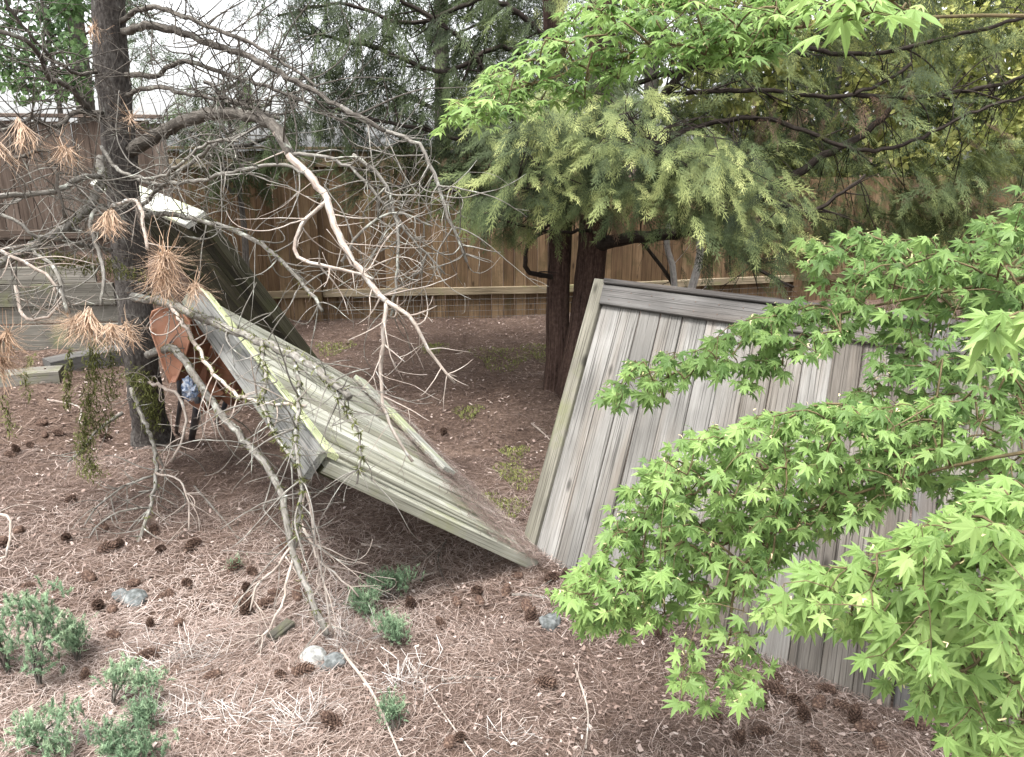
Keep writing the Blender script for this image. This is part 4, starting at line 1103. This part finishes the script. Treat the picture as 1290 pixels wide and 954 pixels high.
# trunk and the limbs that carry the boughs, outside the photo at the right
trunk([MB_ROOT + [0, 0, -.1], MB_ROOT + [-.02, 0, .5], MB_ROOT + [.0, .05, 1.0], MB_ROOT + [-.05, .1, 1.6]], .06, .03, 12, "trunk", M_MAPLETWIG, MAPLE, MB_ROOT, .4)
for end, hz in (((1420, 560, 1.6), .9), ((1420, 330, 1.9), 1.3), ((1420, 500, 1.75), 1.05), ((1480, 640, 1.0), .8), ((1420, 380, .8), 1.2), ((1450, 40, 1.8), 1.58), ((1400, -60, .95), 1.55)):
    e = P(*end); s = MB_ROOT + [-.01, .04, hz]
    mb = MB(); pth = catmull([s, (s + e) / 2 + [0, 0, .08], e], .08); mb.tube(pth - MB_ROOT, np.linspace(.013, .0056, len(pth)), 8, bump=.05)
    mb.build("limb", M_MAPLETWIG, MAPLE, smooth=True)

# the 300 leaves that show largest stand alone, the others are one part
from mathutils import Matrix
show = np.array([l[2] / np.linalg.norm(l[0] - CAM) for l in LEAVES])
order = np.argsort(-show)
for i in order[:300]:
    p, Rm, s, tn, v = LEAVES[i]
    o = bpy.data.objects.new("leaf", MM[v]); COL.objects.link(o); o.parent = MAPLE
    M = Matrix(((*Rm[0], 0), (*Rm[1], 0), (*Rm[2], 0), (0, 0, 0, 1)))
    o.matrix_local = Matrix.Translation(p - MB_ROOT) @ M @ Matrix.Scale(float(s), 4)
rest = order[300:]
mb = MB()
for v in range(6):
    idx = [i for i in rest if LEAVES[i][4] == v]
    stamp(mb, MT[v][0], MT[v][1], np.array([LEAVES[i][0] for i in idx]) - MB_ROOT, np.array([LEAVES[i][1] for i in idx]), np.array([LEAVES[i][2] for i in idx]), np.array([LEAVES[i][3] for i in idx]), tri=True)
mb.build("leaves", M_MAPLE, MAPLE, kind="stuff")

# ------------------------------------------------------------------ pine cones
def cone_mesh(seed, open_=1.0):
    r = np.random.default_rng(seed); mb = MB()
    L, W = .075, .024
    N_ = 84
    core = [(0, 0, z) for z in np.linspace(-L * .48, L * .48, 6)]
    mb.tube(core, [.006, .011, .012, .010, .007, .003], 8)
    for i in range(N_):
        t = (i + .5) / N_; a = i * 2.39996
        z = -L * .47 + L * .92 * t
        rad = W * (math.sin(math.pi * min(1, .16 + .80 * t)) ** .8) * r.uniform(.92, 1.08) + .004
        d = np.array([math.cos(a), math.sin(a), 0]); s = np.array([-d[1], d[0], 0])
        lift = (.010 + .012 * t) * open_
        wv = .0078 * (1 - .5 * t) + .0015
        b = np.array([0, 0, z]) + d * .006; tp = np.array([0, 0, z + lift]) + d * rad
        mid = b * .35 + tp * .65
        V = [b - s * wv * .4, b + s * wv * .4, mid + s * wv, tp, mid - s * wv, mid - np.array([0, 0, .0035]) + d * .001, tp + np.array([0, 0, .003]) - d * .002]
        mb.add(V, [(0, 1, 2, 4)], [(4, 2, 6), (2, 3, 6), (3, 4, 6), (0, 4, 5), (1, 5, 2), (4, 3, 5), (5, 3, 2), (0, 5, 1)])
    o = mb.build("pine_cone", M_CONE); d = o.data; bpy.data.objects.remove(o)
    return d
CONES = [cone_mesh(1, 1.0), cone_mesh(2, .8), cone_mesh(3, 1.15)]
zones = (
 ("pine cone in the loose patch left of the pine trunk foot", [(55, 530), (57, 546), (38, 558), (12, 570), (75, 543), (22, 566), (135, 548), (90, 628), (24, 668), (4, 682)]),
 ("pine cone below the hanging twigs of the pine trunk", [(130, 664), (150, 682), (134, 690), (204, 690), (195, 667), (84, 676), (246, 684), (170, 733), (236, 734), (114, 728), (35, 737)]),
 ("pine cone beside the flat grey rock at the left", [(204, 750), (216, 748), (124, 762), (143, 768)]),
 ("pine cone among the bleached weeds at the lower left", [(190, 787), (226, 784), (192, 826), (270, 851), (145, 800), (108, 852)]),
 ("pine cone around the foot of the dropped limb", [(294, 716), (317, 718), (312, 741), (304, 757), (332, 760), (362, 690), (350, 746), (376, 750), (310, 770)]),
 ("reddish pine cone beside the white rock", [(353, 849), (379, 845)]),
 ("large pine cone below the white rock near the bottom edge", [(421, 911)]),
 ("pine cone near the two small junipers in the middle", [(518, 762), (557, 786)]),
 ("pine cone between the middle junipers and the leaning fence", [(576, 758), (600, 744), (605, 757), (637, 746)]),
 ("pine cone beside the dark stone left of the maple tip", [(664, 765), (668, 779)]),
 ("pine cone against the foot of the leaning fence post", [(653, 724), (697, 727), (712, 724)]),
 ("lone pine cone on open litter below the maple tip", [(683, 861)]),
 ("dark pine cone at the bottom edge in the middle", [(566, 937), (580, 928)]),
 ("lone pine cone on the bare ground behind the fallen panel", [(559, 541)]),
 ("pine cone half hidden under the lower maple leaves", [(831, 799), (771, 781), (758, 772), (812, 775)]),
 ("pine cone in the shaded heap by the grey fence foot", [(978, 871), (1000, 882), (1012, 905), (976, 852), (1042, 868), (1076, 905), (1086, 918), (1030, 888), (1060, 890), (960, 888)]),
 ("pine cone on the litter at the lower right edge", [(1156, 914), (930, 932), (903, 905), (1028, 945), (962, 922), (1108, 940), (1180, 935)]),
)
ORD = ("leftmost", "second from left", "third from left", "fourth from left", "fifth from left", "sixth from left", "seventh from left", "eighth from left", "ninth from left", "tenth from left", "rightmost")
for zone, lst in zones:
    lst = sorted(lst)
    for k, (px, py) in enumerate(lst):
        lab = zone if len(lst) == 1 else zone + ", " + ("rightmost" if k == len(lst) - 1 else ORD[k])
        g = G(px, py + 6)
        o = bpy.data.objects.new("pine_cone", random.choice(CONES)); COL.objects.link(o)
        s = random.uniform(.80, 1.2) * (1.08 if py < 720 and px < 400 else 1.0)
        o.scale = (s,) * 3
        o.location = (g[0], g[1], g[2] + .020 * s)
        o.rotation_euler = (random.gauss(math.pi / 2, .35) if random.random() < .8 else random.gauss(.3, .2), random.uniform(-.3, .3), random.uniform(0, 6.28))
        tag(o, lab, "pine cone", "pine cones on the needle litter")

# ------------------------------------------------------------------ stones, wood scraps, fallen sticks
def rock(px, py, sx, sy, sz, mat, lab, seed):
    bm = bmesh.new(); bmesh.ops.create_icosphere(bm, subdivisions=3, radius=1)
    r = np.random.default_rng(seed); k = r.normal(0, 1, (6, 3)); ph = r.uniform(0, 6, 6)
    for v in bm.verts:
        c = np.array(v.co); f = 1 + sum(.09 * math.sin(2.6 * float(k[i] @ c) + ph[i]) for i in range(6)) + r.normal(0, .018)
        v.co = (c[0] * f * sx, c[1] * f * sy, c[2] * f * sz)
    me = bpy.data.meshes.new("rock"); bm.to_mesh(me); bm.free(); me.materials.append(mat)
    for p in me.polygons: p.use_smooth = True
    o = bpy.data.objects.new("rock", me); COL.objects.link(o); g = G(px, py); o.location = (g[0], g[1], g[2] + sz * .05)
    o.rotation_euler[2] = r.uniform(0, 3)
    tag(o, lab, "rock")
rock(172, 757, .085, .06, .045, M_ROCKG, "flat bluish grey rock half buried among cones at the left", 1)
rock(150, 752, .04, .04, .03, M_ROCKG, "small grey rock touching the left side of the flat rock", 5)
rock(394, 833, .055, .045, .045, M_ROCK, "white rock beside two reddish pine cones", 2)
rock(420, 838, .05, .05, .035, M_ROCKG, "grey rock just right of the white rock", 3)
rock(693, 790, .05, .045, .05, M_ROCKG, "dark grey stone at the tip of the lower maple bough", 4)
g = G(352, 802)
R = thing("wood_chunk", "short split grey piece of wood under the dropped limb", "wood", g)
plank("block", R, M_PLANK, np.array([-.05, -.03, -.01]), unit([.5, .8, .15]), unit([.8, -.5, 0]), Z3, .12, .06, .04)

def stick(pts, w, lab, mat=M_BRANCH, lift=.008, tw=3):
    q = [G(x, y) + Z3 * lift for x, y in pts]
    path = catmull(q, .03)
    mb = MB(); O = q[0]
    mb.tube(path - O, np.linspace(w, w * .5, len(path)) / F * path[:, 1].mean() * .5, 6, bump=.1)
    for k in range(tw):
        i = RNG.integers(1, len(path) - 1); d = unit(path[i] - path[i - 1]) + RNG.normal(0, .5, 3) * [1, 1, .25]
        grow(mb, path[i] - O, d, .12, .0018, .5, 1, .7)
    o = mb.build("fallen_stick", mat, None, smooth=True); o.location = O
    tag(o, lab, "stick")
stick([(556, 860), (585, 855), (624, 858)], 5, "straight grey stick lying on the litter left of the lone cone", M_BRANCH)
stick([(562, 683), (552, 705), (560, 735), (572, 748)], 4, "curved brown twig below the fallen panel tip", M_BRANCHDK)
stick([(560, 692), (535, 702), (520, 705)], 4, "short dark twig in the shade under the fallen panel", M_BRANCHDK)
stick([(520, 734), (535, 728), (552, 722)], 5, "short pale stick behind the right middle juniper", M_BARE)
stick([(455, 688), (475, 690), (492, 697)], 4, "short pale stick in the shade below the fallen panel", M_BARE)
stick([(430, 825), (470, 880), (505, 960)], 6, "long pale dead stem lying towards the bottom edge in the middle", M_BARE, .02)
stick([(520, 845), (560, 905), (600, 960)], 3.5, "thin pale stem at the bottom edge, right of the long pale stem", M_BARE, .015)
stick([(645, 752), (665, 752), (688, 756)], 5, "grey twig beside the dark stone at the maple tip", M_BRANCH)
stick([(655, 792), (680, 792), (705, 783)], 3.5, "thin tan twig touching the front of the dark stone", M_BARE)
stick([(985, 905), (1000, 895), (1018, 888)], 4, "brown twig among the shaded cones by the grey fence", M_BRANCHDK)
stick([(670, 535), (685, 548), (693, 556)], 3, "pale curled twig on the ground left of the leaning fence post", M_BARE)
stick([(245, 615), (280, 655), (300, 680)], 4, "grey twig in front of the pine trunk foot", M_BRANCH)
stick([(60, 505), (100, 515), (100, 535)], 3, "thin pale twig in front of the left timbers", M_BARE)
stick([(725, 850), (740, 900), (738, 950)], 4, "thin upright pale twig at the bottom edge right of the centre", M_BARE, .02)

# ------------------------------------------------------------------ junipers and bleached weeds
def juniper(px, py, w, h, lab, n=1100, dens=1.0):
    g = G(px, py); k = g[1] / F; W, H = w * k * 1.05, h * k * 1.05
    R = thing("juniper", lab, "juniper", g, "small junipers in the needle litter")
    st = MB(); lf = MB(); ns = int(RNG.integers(4, 11)); lean = RNG.normal(0, .25, 2) * W
    tips = []
    for i in range(ns):
        a = RNG.uniform(0, 6.28); r = RNG.uniform(.1, .5) * W
        e = np.array([r * math.cos(a) + lean[0], r * math.sin(a) * .7 + lean[1], H * RNG.uniform(.35, .95)])
        pth = catmull([np.array([0, 0, -.02]), e * [.3, .3, .5] + RNG.normal(0, .01, 3), e], .02)
        st.tube(pth, np.linspace(.0045, .0018, len(pth)), 5); tips.append(e)
    st.build("stem", M_BRANCHDK, R, smooth=True)
    tips = np.array(tips); n = int(n * 1.9 * dens)
    # feathery shoots round each stem tip, each a plume of tiny leaves
    ng = 150; gi = RNG.integers(0, ns, ng)
    gp = tips[gi] + RNG.normal(0, 1, (ng, 3)) * [W * .15, W * .12, H * .16]; gp[:, 2] = np.clip(gp[:, 2], H * .22, H)
    gd = RNG.normal(0, .5, (ng, 3)) + [0, 0, .9]; gd /= np.linalg.norm(gd, axis=1)[:, None]
    gl = RNG.uniform(.03, .065, ng); gt = RNG.normal(.5, .22, ng)
    m = RNG.integers(0, ng, n * 2); t = RNG.uniform(0, 1, n * 2)
    p = gp[m] + gd[m] * (gl[m] * t)[:, None]
    d = gd[m] * .9 + RNG.normal(0, .55, (n * 2, 3))
    strips(lf, p, d, RNG.uniform(.008, .02, n * 2), np.full(n * 2, .0024), RNG.normal(0, 1, n * 2), np.clip(gt[m] + .35 * (t - .5), 0, 1), 0)
    lf.build("foliage", M_JUNIPER, R, kind="stuff")
juniper(50, 868, 105, 125, "largest green juniper, at the left edge of the photo", 2600)
juniper(12, 850, 80, 110, "green juniper cut by the left edge, behind the largest one", 1600)
juniper(100, 835, 45, 55, "small juniper just right of the largest one", 800)
juniper(142, 890, 62, 46, "low rounded juniper right of the largest one", 900)
juniper(45, 942, 85, 62, "low juniper near the lower left corner", 1100)
juniper(168, 972, 85, 55, "bright juniper at the bottom edge left of the middle", 1300)
juniper(168, 925, 40, 34, "pale small juniper behind the bottom edge one", 450)
juniper(462, 778, 42, 30, "left of the pair of small junipers in the middle", 700)
juniper(492, 760, 58, 36, "feathery juniper behind the middle pair", 800)
juniper(495, 810, 44, 34, "small juniper in front of the middle pair", 600)
juniper(495, 925, 36, 30, "faint small juniper beside the long pale stem", 260)
juniper(300, 720, 14, 14, "tiny juniper sprig left of the dropped limb", 80)

def weed(px, py, w, h, n, lab):
    g = G(px, py); k = g[1] / F
    mb = MB()
    for i in range(int(n * 1.6)):
        d = np.array([RNG.normal(0, .9), RNG.normal(0, .7), RNG.uniform(.05, .7)])
        x, y = RNG.normal(0, .22, 2) * w * k
        z = float(gh(g[0] + x, g[1] + y)) - g[2]
        grow(mb, [x, y, z], d, h * k * RNG.uniform(.3, 1.0), RNG.uniform(.0007, .0016), RNG.uniform(0, 1), 0, .9, -1.4, 1.5, .02, 3)
    o = mb.build("dead_weed", M_WEED); o.location = g
    tag(o, lab, "weed")
weed(218, 835, 90, 80, 34, "bleached dead weed tangle right of the large juniper")
weed(235, 900, 90, 60, 30, "bleached dead weed spread near the bottom left juniper")
weed(370, 915, 70, 60, 32, "whitish dead weed left of the large lone cone")
weed(440, 808, 80, 55, 30, "bleached weed tangle at the foot of the dropped limb")
weed(510, 860, 90, 60, 30, "bleached weed tangle below the middle junipers")
weed(415, 775, 40, 70, 22, "pale dry stems bunched at the foot of the dropped limb")
weed(90, 930, 70, 60, 22, "pale dry stems among the lower left junipers")
weed(300, 905, 80, 50, 22, "thin bleached stems between the two bottom left weed tangles")
weed(640, 935, 80, 40, 16, "thin pale stems at the bottom edge in the middle")

# a dark stake at the lower right, under the maple
g = G(1241, 985)
mb = MB(); mb.tube([np.array([0, 0, -.05]), np.array([0, 0, .10]), np.array([.003, 0, .17])], [.009, .009, .009], 10); mb.tube([np.array([.003, 0, .165]), np.array([.003, 0, .19])], [.016, .013], 10)
o = mb.build("irrigation_stake", M_BLACK, None, smooth=True); o.location = g
tag(o, "short black stake in the litter at the lower right corner", "stake")
